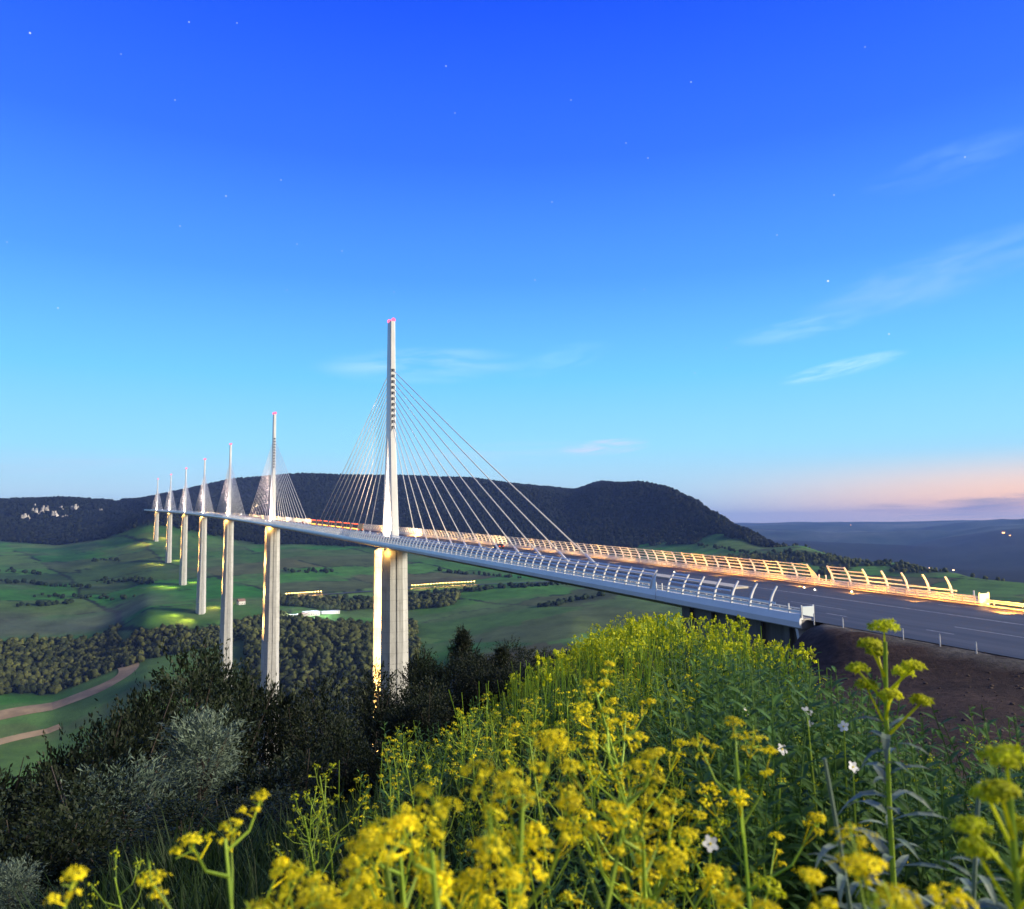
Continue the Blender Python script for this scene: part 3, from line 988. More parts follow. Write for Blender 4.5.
# hedgerows and copses among the meadows
def hedge_lines():
    g = np.random.default_rng(12)
    P = []
    for px0, y0, px1, y1, n in ((0, 582, 90, 588, 26), (95, 582, 150, 581, 24), (128, 580, 152, 583, 20), (20, 606, 70, 604, 18), (95, 560, 120, 561, 12), (285, 603, 372, 600, 50), (410, 596, 500, 588, 60), (500, 588, 585, 583, 50),
                                (440, 572, 520, 578, 30), (540, 607, 600, 596, 30), (0, 571, 40, 574, 14), (40, 596, 130, 600, 20), (600, 552, 640, 557, 20), (700, 545, 760, 556, 30), (780, 552, 900, 565, 40), (285, 571, 330, 573, 18)):
        for t in np.linspace(0, 1, n):
            q = hit(px0 + (px1 - px0) * t, y0 + (y1 - y0) * t)
            P.append((q[0] + g.normal(0, 5), q[1] + g.normal(0, 9)))
    P = np.array(P); x, y = P[:, 0], P[:, 1]
    z = ground(x, y); k = len(x); v, f = ico(1); nv = len(v)
    hh = g.uniform(4, 9, k)
    Q = v[None] * (1 + .35 * g.uniform(-1, 1, (k, nv)))[..., None] * (hh * .55)[:, None, None] + np.stack([x, y, z + hh * .4], -1)[:, None, :]
    F = (f[None] + (np.arange(k) * nv)[:, None, None]).reshape(-1, 3)
    C = np.repeat(np.array([[.018, .032, .015]]) * g.uniform(.7, 1.5, (k, 1)), nv, axis=0)
    return Q.reshape(-1, 3), F, C


parts.append(hedge_lines())
off = 0; PV, PF, PC = [], [], []
for v, f, c in parts:
    PV.append(v); PF.append(f + off); PC.append(c); off += len(v)
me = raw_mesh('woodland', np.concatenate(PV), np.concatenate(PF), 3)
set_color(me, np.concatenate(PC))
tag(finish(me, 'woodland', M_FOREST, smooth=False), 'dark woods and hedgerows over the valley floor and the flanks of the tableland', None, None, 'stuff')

# ------------------------------------------------------------------ pale limestone crags on the left tableland edge
crag_specs = [((25, 520), 26, 40), ((33, 514), 30, 44), ((44, 513), 28, 56), ((54, 518), 34, 44), ((61, 510), 30, 46), ((73, 511), 34, 44), ((65, 519), 22, 26), ((101, 512), 16, 24), ((36, 508), 16, 26)]
crag_words = ['tall slender pale limestone crag', 'broad pale limestone crag', 'small pale limestone outcrop']
for i, ((px, py), wd, ht) in enumerate(crag_specs):
    q = hit(px, py, 2600, 3600)
    b = MB(); g = np.random.default_rng(100 + i)
    for _q in range(6):
        cx, cy = g.uniform(-.38, .38) * wd, g.uniform(-.1, .35) * wd
        w_, h_ = wd * g.uniform(.16, .32), ht * g.uniform(.2, .62)
        R = []
        for t in np.linspace(-.5, 1, 7):
            sc_ = w_ * (1.1 - .6 * max(t, 0) ** 1.5) * g.uniform(.7, 1.15)
            R.append([(cx + sc_ * g.uniform(.65, 1.2) * math.cos(u), cy + sc_ * g.uniform(.65, 1.2) * math.sin(u), h_ * t + g.normal() * h_ * .03) for u in np.arange(9) * 2 * PI / 9])
        b.loft(R)
    o = b.build('limestone_crag', M_ROCK)
    o.location = (q[0], q[1], q[2] + ht * .02); o.rotation_euler = (0, 0, g.uniform(-.4, .4))
    tag(o, 'bare pale limestone crag standing out of the dark wooded scarp of the far plateau', 'rock', 'pale crags in the wooded scarp')

# ------------------------------------------------------------------ tracks on the valley floor
def track(name, pts, width, mat, lift=.6):
    P = [np.array(hit(a, c, 880, 2600)) for a, c in pts]
    # resample smoothly
    P = np.array(P); d = np.concatenate([[0], np.cumsum(np.linalg.norm(np.diff(P[:, :2], axis=0), axis=1))])
    t = np.linspace(0, d[-1], max(8, int(d[-1] / 10)))
    x, y = np.interp(t, d, P[:, 0]), np.interp(t, d, P[:, 1])
    for _ in range(8):
        x[1:-1] = (x[:-2] + 2 * x[1:-1] + x[2:]) / 4; y[1:-1] = (y[:-2] + 2 * y[1:-1] + y[2:]) / 4
    tx, ty = np.gradient(x), np.gradient(y); L = np.hypot(tx, ty)
    nx, ny = -ty / L, tx / L
    v = []
    offs = np.linspace(-width / 2, width / 2, 5)
    zz = [ground(x + nx * o, y + ny * o) for o in offs]
    for i in range(len(x)):
        for k, o in enumerate(offs): v.append((x[i] + nx[i] * o, y[i] + ny[i] * o, zz[k][i] + lift))
    f = [(i * 5 + k, i * 5 + k + 1, i * 5 + k + 6, i * 5 + k + 5) for i in range(len(x) - 1) for k in range(4)]
    b = MB(); b.add(v, f)
    o = b.build(name, mat, kind='structure')
    return np.stack([x, y, zz[2]], -1)


track('path', [(-40, 727), (0, 716), (40, 707), (75, 698), (105, 688), (122, 679), (132, 672), (130, 666), (124, 662)], 24, M_TRACK)
track('path', [(-30, 752), (0, 742), (25, 735), (45, 731), (60, 727)], 13, M_TRACK)
VR = track('road', [(270, 598.5), (295, 597), (330, 594.5), (360, 592.5), (400, 590), (440, 587), (475, 585), (520, 583.5), (560, 581.5), (585, 580.5)], 9, M_ASPH, 1.2)

# ------------------------------------------------------------------ lights
def lamp(kind, loc, energy, color, rad=.3, direction=None, angle=90, blend=.5, name='lamp_light'):
    l = bpy.data.lights.new(name, kind)
    l.energy = energy; l.color = color
    l.shadow_soft_size = rad
    if kind == 'SPOT': l.spot_size = math.radians(angle); l.spot_blend = blend
    o = bpy.data.objects.new(name, l); COL.objects.link(o)
    o.location = loc
    if direction is not None: o.rotation_euler = Vector(direction).to_track_quat('-Z', 'Y').to_euler()
    return o


WARM = (1.0, .60, .20)
GOLD = (1.0, .52, .12)
for k, (s0, ph) in enumerate(zip(PS, PH)):
    base = deck(s0)
    # pylon floodlights between the legs
    near = k == 0
    for hgt, en in ((.8, 330000 if near else 700000), (.9, 130000 if near else 260000)):
        p = deck(s0 - 3.0, -1.9, hgt)
        lamp('SPOT', p, en, (1.0, .74, .50) if near else (1, .74, .66), .3, (.03, .18, 1) if hgt == .9 else (.1, .4, 1), 40 if hgt == .9 else 150, .7, 'pylon_floodlight')
    # lamps on the inner face of the near shaft, facing the other shaft
    nl = 7 if near else 4
    top, bot = -6.5, max(-90.0, -ph + 6)
    for q in range(nl):
        z = top + (bot - top) * q / (nl - 1) * (.95 if near else .9)
        p = deck(s0 - 2.2, -5.6, z)
        lamp('SPOT', p, (24000 if near else 26000), GOLD if k else (1.0, .55, .15), .3, (.25, 1, -.1), 130, .5, 'pier_floodlight')
    lamp('POINT', deck(s0 - 9.5, -4.0, -5.2), 900 if near else 2500, GOLD, .3, name='bearing_lamp')
    if k >= 3:
        for sy, lat, e in ((-34, -20, 1), (26, 26, .8), (-8, -36, .7)):
            q = deck(s0 + sy, lat)
            lamp('SPOT', (q[0], q[1], g1(q[0], q[1]) + 15), 115000 * e, (1.0, .56, .12), 1.5, (-.35, -.2, -1), 125, 1.0, name='base_lamp')

# bare spots added along the far carriageway, standing in for passing headlights
for s_, e in [(q, 22000) for q in range(-72, -24, 8)] + [(q, 3600) for q in range(-20, 40, 10)] + [(q, 2700) for q in range(42, 200, 13)] + [(q, 34000) for q in range(215, 1500, 50)]:
    lamp('SPOT', deck(s_, 9.8, .45), e, (1.0, .38, .035) if s_ < 40 else (1, .46, .10), .2, (1, .5, -.03), 130, .9, 'traffic_glow_spot')

# ------------------------------------------------------------------ vehicles on the deck
def wheel_mb(b, x, y, r, w):
    n = 14
    ring = [[(x + q, y + r * math.cos(t), r + r * math.sin(t)) for t in np.arange(n) * 2 * PI / n] for q in (-w / 2, w / 2)]
    b.loft(ring)


def wheels(root, xs, ys, r, w):
    for y in ys:
        for x in xs:
            b = MB(); wheel_mb(b, x, y, r, w); o = b.build('wheel', M_RUBBER, root)
            b = MB(); sg = 1 if x > 0 else -1; wheel_mb(b, 0, y, r, .02)
            bb = MB(); n = 12
            bb.loft([[(x + sg * (w / 2 + q), y + .58 * r * math.cos(t), r + .58 * r * math.sin(t)) for t in np.arange(n) * 2 * PI / n] for q in (-.01, .012)])
            bb.build('rim', M_GALV, o)


def make_lorry():
    t = empty('lorry')
    b = MB(); b.box((-1.25, -8, 1.1), (1.25, 5.2, 4.0)); b.build('trailer', M_TRAILER, t)
    b = MB(); b.box((-.5, -8, .75), (.5, 7.6, 1.08)); b.build('chassis', M_DARK, t)
    b = MB(); pr = [(5.5, .5), (7.9, .5), (7.95, 1.7), (7.7, 3.1), (7.3, 3.7), (5.5, 3.85)]
    b.loft([[(x, a, z) for a, z in pr] for x in (-1.22, 1.22)]); cab = b.build('cab', M_CAB, t)
    b = MB(); b.hexa([(-1.1, 7.93, 1.9), (1.1, 7.93, 1.9), (1.1, 7.99, 1.9), (-1.1, 7.99, 1.9), (-1.1, 7.72, 3.0), (1.1, 7.72, 3.0), (1.1, 7.8, 3.0), (-1.1, 7.8, 3.0)]); b.build('windscreen', M_GLASS, cab)
    for x in (-.9, .9):
        b = MB(); b.box((x - .2, 7.9, .8), (x + .2, 8.0, 1.05)); b.build('headlight', M_HEAD, cab)
        b = MB(); b.box((x - .22, -8.06, .9), (x + .22, -8.0, 1.08)); b.build('tail_light', M_TAIL, t)
    for sx in (-1, 1):  # full-length glowing strips, added to draw a passing truck's light streak
        x0, x1 = sorted((sx * 1.255, sx * 1.31))
        b = MB(); b.box((x0, -8, 1.15), (x1, 5.2, 1.62)); b.build('side_streak_strip', M_AMBER, t)
        b = MB(); b.box((x0, -8, 3.65), (x1, 5.2, 3.96)); b.build('roof_streak_strip', M_TAIL, t)
    wheels(t, (-1.05, 1.05), (-6.6, -5.3, -4.0, 4.4, 6.6), .5, .34)
    return t


def make_car():
    t = empty('car')
    pr = [(-2.1, .3), (2.1, .3), (2.15, .65), (1.9, .85), (1.0, .95), (-1.9, 1.0), (-2.15, .8)]
    b = MB(); b.loft([[(-.88, a, z) for a, z in pr], [(.88, a, z) for a, z in pr]]); b.build('body', M_CARRED, t)
    pr = [(-1.9, 1.0), (1.0, .95), (.2, 1.42), (-1.2, 1.45)]
    b = MB(); b.loft([[(-.78, a, z) for a, z in pr[:2]] + [(-.62, a, z) for a, z in pr[2:]], [(.78, a, z) for a, z in pr[:2]] + [(.62, a, z) for a, z in pr[2:]]]); b.build('cabin', M_GLASS, t)
    for x in (-.62, .62):
        b = MB(); b.box((x - .17, 2.1, .58), (x + .17, 2.17, .74)); b.build('headlight', M_HEAD, t)
        b = MB(); b.box((x - .17, -2.19, .68), (x + .17, -2.12, .82)); b.build('tail_light', M_TAIL, t)
    wheels(t, (-.78, .78), (-1.3, 1.35), .32, .2)
    return t


def heading(o, s, lat, rev=False):
    o.location = deck(s, lat, .01)
    o.rotation_euler = (math.atan(.03025) * (-1 if rev else 1), 0, s / 20000 + (PI if rev else 0))


lorry = make_lorry()  # convoy added so its strips join into one streak of truck lights
LG = 'added lorries crossing the viaduct'
for i, txt in enumerate(('last lorry of the added convoy with red and amber lights, closest to the first pylon', 'second lorry from the tail of the added lit convoy on the deck', 'third lorry from the tail of the added lit convoy on the deck', 'lorry in the very middle of the added lit convoy on the deck',
                         'third lorry from the head of the added lit convoy on the deck', 'second lorry from the head of the added lit convoy on the deck', 'leading lorry of the added lit convoy, closest to the second pylon')):
    o = lorry if i == 0 else dup(lorry)
    heading(o, 286 + 18.5 * i, 5.6); tag(o, txt, 'lorry', LG)
car = make_car()
CG = 'cars on the viaduct road'
cars = [(118, 9.5, False, 'dark car with tail lights on the far lanes between first pylon and bridge end'),
        (470, 9.5, False, 'dark car with lit headlights ahead of the lorry convoy'),
        (700, -8.5, True, 'dark car with lit headlights coming down the deck between the second and third pylons'),
        (1010, 9.5, False, 'dark car with lit headlights just beyond the third pylon'),
        (-75, 8.8, False, 'unseen dark car added so its headlights gild the far barrier before the bridge'),  # out of view, added for the golden light on the far barrier
        (1500, -8.5, True, 'dark car with lit headlights near the far end of the deck'),
        (560, -5.0, True, 'dark car with lit headlights passing the second pylon')]
for i, (s, lat, rev, txt) in enumerate(cars):
    o = car if i == 0 else dup(car)
    heading(o, s, lat, rev); tag(o, txt, 'car', CG)
    sg = -1 if rev else 1
    e = {-75: 60000, 118: 20000}.get(s, 40000)
    lamp('SPOT', deck(s + 2.6 * sg, lat, .75), e, (1.0, .62, .22) if s < 150 else (1.0, .7, .4), .12, (.10 if not rev else -.05, sg, .0), 62 if s < 0 else 95, .6, 'headlight_beam')
rs_ = None
for i, (s, lat) in enumerate(((-1.5, 9.4), (-4.4, 8.6), (-8.5, 11.6), (29, 7.5))):
    if rs_ is None:
        rs_ = empty('road_stud')
        b = MB(); b.loft([[(x * q, y * q, z) for x, y in ((-.16, -.16), (.16, -.16), (.16, .16), (-.16, .16))] for z, q in ((0, 1), (.07, .8))]); b.build('base', M_GALV, rs_)
        b = MB(); b.ball((0, 0, .1), .10, 8, 6); b.build('lens', M_HEAD, rs_); o = rs_
    else: o = dup(rs_)
    o.location = deck(s, lat, .004)
    tag(o, 'glowing road stud on the dark asphalt near the end of the bridge', 'road stud', 'glowing studs on the asphalt')

# ------------------------------------------------------------------ valley: lamps added in place of vehicle light streaks, buildings
def along(P, t):
    d = np.concatenate([[0], np.cumsum(np.linalg.norm(np.diff(P[:, :2], axis=0), axis=1))])
    return np.array([np.interp(t * d[-1], d, P[:, i]) for i in range(3)])


sl = None
VX = []
for t in np.linspace(0, 1, 200):
    q = along(VR, t); d = q - CAM; zc = d @ FWD
    VX.append(W / 2 + FPX * (d @ CR) / zc)
VX = np.array(VX)
for px in list(np.arange(286, 321, 2.9)) + list(np.arange(412, 476, 3.1)):
    t = float(np.interp(px, VX, np.linspace(0, 1, 200)))
    q = along(VR, t)
    if sl is None:
        sl = empty('streak_lamp')
        b = MB(); b.tube([(0, 0, -.5), (0, 0, 7.0), (.3, 0, 7.7), (1.2, 0, 8.0)], .09, 6); b.build('post', M_GALV, sl)
        b = MB(); b.loft([[(1.1, -.25, 7.92), (2.1, -.25, 7.98), (2.1, .25, 7.98), (1.1, .25, 7.92)], [(1.1, -.2, 8.15), (2.1, -.15, 8.12), (2.1, .15, 8.12), (1.1, .2, 8.15)]]); hd = b.build('lamp_head', M_GALV, sl)
        b = MB(); b.box((1.15, -.9, 7.2), (2.3, .9, 7.9)); b.build('lantern', M_LAMP, hd)
        o = sl
    else: o = dup(sl)
    o.location = (q[0], q[1] - 3.5, g1(q[0], q[1] - 3.5) + .3); o.rotation_euler = (0, 0, PI / 2)
    tag(o, 'added orange lamp standing in for vehicle light streaks on the valley road', 'street lamp', 'added lamps along the valley road')
    lamp('POINT', (q[0], q[1] - 1.0, q[2] + 3.4), 4600, (1.0, .50, .08), .4, name='streak_lamp_light')


def building(name, px, py, w, d, h, label, rz=.3, roofh=2.0, flat=False, cat='building', lit=False):
    q = hit(px, py)
    t = empty(name, (q[0], q[1], q[2] - .5), rz)
    b = MB(); b.box((-w / 2, -d / 2, -3), (w / 2, d / 2, h)); wl = b.build('wall', M_WALLP, t)
    b = MB()
    e = .5
    if flat: b.box((-w / 2 - e, -d / 2 - e, h + .005), (w / 2 + e, d / 2 + e, h + .5))
    else: b.loft([[(x, -d / 2 - e, h + .01), (x, d / 2 + e, h + .01), (x, 0, h + roofh)] for x in (-w / 2 - e, w / 2 + e)])
    b.build('roof', M_GALV if flat else M_ROOFM, t)
    n = max(2, int(w / 4))
    for i in range(n):
        x = -w / 2 + w * (i + .5) / n
        b = MB(); b.box((x - .6, -d / 2 - .06, 1.2), (x + .6, -d / 2 - .005, 2.7)); b.build('window', M_WINDOW if lit and i % 2 == 0 else M_GLASS, wl)
    tag(t, label, cat)
    return q


building('warehouse', 311, 615, 24, 14, 6, 'pale flat-roofed warehouse beside the lit yard at the wood edge', .2, 2, True)
building('farm_shed', 293, 617.5, 22, 10, 4.5, 'low white shed nearest the second pier on the lit yard', .1, 2, True)
building('farmhouse', 303, 617, 12, 9, 5, 'white farmhouse with tiled roof between the shed and the warehouse', .25, 2.5)
q = building('barn', 330, 613.5, 30, 10, 4, 'long pale barn at the far end of the lit yard', .15, 2, True)
for px, py in ((296, 616), (312, 614), (330, 614)):
    q = hit(px, py); lamp('POINT', (q[0] - 6, q[1] - 16, q[2] + 12), 36000, (.85, .95, 1.0), .5, name='yard_lamp')
building('toll_house', 241, 604.5, 12, 8, 6, 'small red-roofed building beside the lit road left of the second pier', .4, 4)
q = hit(241, 603); lamp('POINT', (q[0] - 5, q[1] - 14, q[2] + 9), 26000, (1, .45, .35), .5, name='yard_lamp')

# houses and lamps far away on the hills beyond
for i, (px, py, r0, lab, sz) in enumerate(((1003.5, 533.5, 5200, 'floodlit castle house glowing on top of the dark far hill', 14), (1010, 536, 5000, 'smaller lit house just below the floodlit one on the far hill', 8),
                                           (930, 568.5, 3500, 'white lit farmhouse at the foot of the hazy hill, first of three', 6), (936, 569.5, 3500, 'white lit farmhouse beside the first at the foot of the hazy hill', 5), (953.5, 570.5, 3500, 'pinkish lit farmhouse apart from its neighbours at the foot of the hazy hill', 5), (851, 525, 9000, 'tiny lit house on the skyline of the far hills', 6))):
    q = hit(px, py, r0, 13000)
    t = empty('hill_house', (q[0], q[1], q[2] - .5), -1.0)
    b = MB(); b.box((-sz, -sz * .7, -6), (sz, sz * .7, sz)); b.build('wall', M_WALLP, t)
    b = MB(); b.loft([[(x, -sz * .75, sz + .02), (x, sz * .75, sz + .02), (x, 0, sz * 1.6)] for x in (-sz - .5, sz + .5)]); b.build('roof', M_ROOFM, t)
    b = MB(); b.box((-sz * .55, -sz * .7 - 1.2, sz * .1), (sz * .55, -sz * .7 - .05, sz * .7)); b.build('window', M_FAR if i in (0, 1, 5) else M_WINDOW, t)
    tag(t, lab, 'house')

# ------------------------------------------------------------------ bushes
def leaf_quads(P, N, size, asp, g, droop=.0):
    """diamond leaves: P centres, N rough facing directions"""
    k = len(P)
    a = g.normal(size=(k, 3)); a /= np.linalg.norm(a, axis=1)[:, None]
    t = a + .9 * N; t /= np.linalg.norm(t, axis=1)[:, None]
    b = np.cross(t, g.normal(size=(k, 3))); b /= np.linalg.norm(b, axis=1)[:, None]
    s = size * g.uniform(.6, 1.3, (k, 1))
    v = np.stack([P - t * s, P + b * s * asp, P + t * s, P - b * s * asp], 1)
    return v.reshape(-1, 3), np.arange(4 * k).reshape(k, 4)


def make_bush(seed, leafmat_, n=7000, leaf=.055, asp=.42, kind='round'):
    """unit bush: about 1 m wide and 1 m tall"""
    g = np.random.default_rng(seed)
    t = empty('bush')
    b = MB(); P, N = [], []
    lobes = []
    nl = 15 if kind != 'juniper' else 20
    for i in range(nl):
        q = g.uniform(0, 2 * PI); z = g.uniform(.22, .92) if kind != 'juniper' else (i + .6) / nl
        rad = (.36 * math.sqrt(max(0, 1 - (z - .35) ** 2 / .5)) if kind != 'juniper' else .42 * (1.02 - z) ** 1.15) * g.uniform(.4, 1.1)
        c = np.array([rad * math.cos(q), rad * math.sin(q), z])
        lr = g.uniform(.14, .24) * (1.15 - .45 * z) if kind != 'juniper' else .25 * (1.04 - z) + .025
        lobes.append((c, lr))
        b.tube([(0, 0, -.15), c * [.3, .3, .5], c], [.022, .014, .004], 5)
        for _ in range(5):
            e = c + g.normal(size=3) * lr * .8; b.tube([c * .8, e], [.006, .002], 3)
    b.build('trunk', M_BARK, t)
    for c, lr in lobes:
        m = int(n / nl)
        d = g.normal(size=(m, 3)); d /= np.linalg.norm(d, axis=1)[:, None]
        rr = lr * g.uniform(.25, 1.0, m) ** .45 * (1 + .35 * g.normal(size=m) * .5)
        P.append(c + d * rr[:, None] * [1, 1, 1.1]); N.append(d + [0, 0, .5])
        # sprigs that break the outline
        for _ in range(34 if kind == 'silver' else 20):
            dd = g.normal(size=3); dd[2] = abs(dd[2]) + (.9 if kind == 'silver' else .3); dd /= np.linalg.norm(dd)
            L = g.uniform(.04, .12) * (.5 if kind == 'juniper' else 1); tt = np.linspace(0, 1, 26)
            P.append(c + dd * (lr * .8 + tt[:, None] * L) + g.normal(size=(26, 3)) * .006); N.append(np.repeat(dd[None], 26, 0) * 1.6)
    P = np.concatenate(P); N = np.concatenate(N)
    ok = P[:, 2] > .01
    v, f = leaf_quads(P[ok], N[ok], leaf, asp, g)
    me = raw_mesh('crown', v, f, 4)
    finish(me, 'crown', leafmat_, t)
    return t


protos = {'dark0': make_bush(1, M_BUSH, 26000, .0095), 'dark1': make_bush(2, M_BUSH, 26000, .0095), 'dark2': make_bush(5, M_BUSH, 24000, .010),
          'silver': make_bush(3, M_GREY, 26000, .0115, .2, 'silver'), 'juniper': make_bush(4, M_JUN, 22000, .010, .22, 'juniper'), 'shrub': make_bush(6, M_SHRUB, 5000, .035)}
used = set()


def put_bush(kind, px, r, top, wid, label, name='bush', zabs=None):
    x, y = polar(px, r)
    z = g1(x, y)
    h = max(.6, (z_at(px, top, r) - z) / (1.25 if kind == 'silver' else 1.12 if kind == 'juniper' else 1.02))
    o = protos[kind] if kind not in used else dup(protos[kind])
    used.add(kind)
    o.name = name
    o.location = (x, y, z - .05); o.scale = (wid, wid, h)
    o.rotation_euler = (0, 0, random.uniform(0, 6))
    tag(o, label, 'bush' if name != 'juniper' else 'juniper')
    return o


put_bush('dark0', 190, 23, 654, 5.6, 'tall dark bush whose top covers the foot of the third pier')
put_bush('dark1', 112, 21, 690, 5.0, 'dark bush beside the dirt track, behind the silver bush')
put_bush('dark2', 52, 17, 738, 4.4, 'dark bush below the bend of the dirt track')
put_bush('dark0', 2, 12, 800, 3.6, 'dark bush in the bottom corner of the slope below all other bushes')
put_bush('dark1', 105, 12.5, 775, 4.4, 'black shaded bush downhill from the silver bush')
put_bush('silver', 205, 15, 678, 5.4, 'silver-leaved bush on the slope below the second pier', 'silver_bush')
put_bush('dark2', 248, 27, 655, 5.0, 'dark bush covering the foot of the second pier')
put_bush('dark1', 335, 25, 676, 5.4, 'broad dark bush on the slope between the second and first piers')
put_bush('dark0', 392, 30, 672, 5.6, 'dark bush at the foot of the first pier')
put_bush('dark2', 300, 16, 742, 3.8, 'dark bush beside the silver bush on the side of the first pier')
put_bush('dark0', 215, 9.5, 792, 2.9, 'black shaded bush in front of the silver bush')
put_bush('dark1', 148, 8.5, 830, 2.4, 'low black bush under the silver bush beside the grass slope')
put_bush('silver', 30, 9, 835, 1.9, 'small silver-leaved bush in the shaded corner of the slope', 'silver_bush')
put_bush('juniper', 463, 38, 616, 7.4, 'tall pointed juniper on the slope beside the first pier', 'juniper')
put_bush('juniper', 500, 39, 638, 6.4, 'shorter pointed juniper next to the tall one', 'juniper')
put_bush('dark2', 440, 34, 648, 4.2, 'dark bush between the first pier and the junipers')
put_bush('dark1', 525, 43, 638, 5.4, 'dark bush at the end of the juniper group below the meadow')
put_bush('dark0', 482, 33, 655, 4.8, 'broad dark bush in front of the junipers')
put_bush('dark1', 360, 19, 712, 3.4, 'dark bush above the grass slope below the first pier')
put_bush('dark2', 425, 24, 690, 3.4, 'dark bush at the edge of the flower meadow below the junipers')
for i, (s, lat, hh, wd, lab) in enumerate(((-31, 16.6, 1.5, 1.8, 'round shrub lit golden behind the far guard rail, nearest the bridge end'), (-36.5, 17.0, 1.9, 2.4, 'tall shrub lit golden behind the far guard rail'), (-42, 16.6, 1.3, 2.0, 'low shrub lit golden behind the far guard rail beyond the tall one'), (-28.3, 18.4, 1.0, 1.4, 'small shrub on the far verge close to the end of the screens'), (-39.5, 15.9, .9, 1.5, 'low shrub close against the far guard rail'))):
    p = deck(s, lat); o = protos['shrub'] if i == 0 else dup(protos['shrub'])
    o.name = 'roadside_shrub'; o.location = (p[0], p[1], g1(p[0], p[1]) - .05); o.scale = (wd, wd, hh); o.rotation_euler = (0, 0, i * 1.3)
    tag(o, lab, 'shrub')

# ------------------------------------------------------------------ meadow plants
def head_geo(b, c, R, nfl, s, g, up=(0, 0, 1)):
    """a domed cluster of four-petalled flowers"""
    up = np.array(up)
    for _ in range(nfl):
        d = g.normal(size=3); d[2] = abs(d[2]) * .8 + .1; d /= np.linalg.norm(d)
        p = c + d * R * g.uniform(.55, 1.05) * np.array([1, 1, .7])
        n = d + g.normal(size=3) * .5 + [0, 0, .4]; n /= np.linalg.norm(n)
        u = np.cross(n, g.normal(size=3)); u /= np.linalg.norm(u); w = np.cross(n, u)
        q = s * g.uniform(.75, 1.25)
        for e1, e2 in ((u, w), (w, -u)):
            k = q * .42
            lift = n * q * .25
            b.add([p - e1 * q + lift, p - e2 * k, p + e1 * q + lift, p + e2 * k], [(0, 1, 2, 3)])


def leaf_geo(b, p, d, L, wd, g, curl=.5, m=0):
    """a bent two-sided lanceolate leaf"""
    d = np.array(d, float); d /= np.linalg.norm(d)
    side = np.cross(d, [0, 0, 1.0]); side /= (np.linalg.norm(side) + 1e-6)
    pts, W_ = [], [.25, .9, 1.0, .65, .05]
    for i, t in enumerate(np.linspace(0, 1, 5)):
        c = p + d * L * t + np.array([0, 0, -1]) * curl * L * t * t
        tw = side + np.array([0, 0, .25 * math.sin(3 * t + p[0] * 50)])
        pts += [c - tw * wd * W_[i], c + np.array([0, 0, -.18 * wd]), c + tw * wd * W_[i]]
    f = []
    for i in range(4):
        a = i * 3
        f += [(a, a + 1, a + 4, a + 3), (a + 1, a + 2, a + 5, a + 4)]
    b.add(pts, f, m)


def make_woad(seed, ncl, nfl, petal, separate=False, spread=.16, leaves=18, mat=None, name='yellow_flower_plant'):
    """nominal height 0.9 m"""
    g = np.random.default_rng(seed); h = .9
    t = empty(name)
    st = MB(); lf = MB(); bl = MB(); heads = []
    bend = g.normal(size=2) * .05
    ax = lambda q: np.array([bend[0] * q * q, bend[1] * q * q, h * .93 * q])
    st.tube([ax(q) for q in np.linspace(-.06, 1, 7)], np.linspace(.0065, .0028, 7), 5)
    for i in range(ncl):
        q = .50 + .50 * (i + .5) / ncl
        p0 = ax(q); a = i * 2.4 + g.uniform(-.3, .3)
        out = spread * (1.12 - q) / .6 * g.uniform(.75, 1.2) + .012
        up = h * (.10 + .17 * (1 - q)) * g.uniform(.8, 1.15)
        e = p0 + np.array([out * math.cos(a), out * math.sin(a), up])
        e[2] = min(e[2], h * g.uniform(.95, 1.0))
        m = p0 * .5 + e * .5 + np.array([out * .12 * math.cos(a), out * .12 * math.sin(a), -.012])
        st.tube([p0, m, e], [.0026, .002, .0014], 4)
        R = g.uniform(.013, .026)
        hb = MB() if separate else bl
        head_geo(hb, e, R, nfl, petal, g)
        for _ in range(2):   # a second little cluster on the side of the branch
            e2 = m * .45 + e * .55 + g.normal(size=3) * .016 + [0, 0, .008]
            (hb if separate else st).tube([e - [0, 0, .004], m * .6 + e * .4, e2], [.0013, .0014, .001], 3)
            head_geo(hb, e2, R * .62, max(4, nfl // 3), petal, g)
        for _ in range(5):
            st.tube([e - [0, 0, .012], e + g.normal(size=3) * R * .6], [.0009, .0007], 3)
        if separate: heads.append(hb)
    for i in range(leaves):
        q = .04 + .62 * (i + .5) / leaves
        a = i * 2.4 + g.uniform(-.4, .4); L = (.15 - .11 * q) * g.uniform(.8, 1.25)
        leaf_geo(lf, ax(q), (math.cos(a), math.sin(a), .9), L, L * .11, g, .35)
    st.build('stem', M_STEM, t); lf.build('foliage', M_LEAF, t)
    if separate:
        for q, hb in enumerate(heads): hb.build('flower_head', mat or (M_YELG if q < 3 else M_YEL), t)
    else: bl.build('blossom', mat or M_YEL, t)
    return t


def make_weed(seed, name='leafy_weed'):
    g = np.random.default_rng(seed); t = empty(name)
    st = MB(); lf = MB()
    for k in range(4):
        a0 = g.uniform(0, 6.3); tilt = g.uniform(.05, .32)
        ax = lambda q: np.array([tilt * q * math.cos(a0), tilt * q * math.sin(a0), .8 * q * (1 - .12 * tilt * q)])
        st.tube([ax(q) for q in np.linspace(-.06, 1, 5)], np.linspace(.004, .0013, 5), 4)
        for i in range(46):
            q = .06 + .94 * i / 46; a = i * 2.4; L = .115 * (1.15 - .75 * q) * g.uniform(.7, 1.3)
            leaf_geo(lf, ax(q), (math.cos(a), math.sin(a), .8), L, L * .12, g, .3)
    st.build('stem', M_WEED, t); lf.build('foliage', M_WEED, t)
    return t


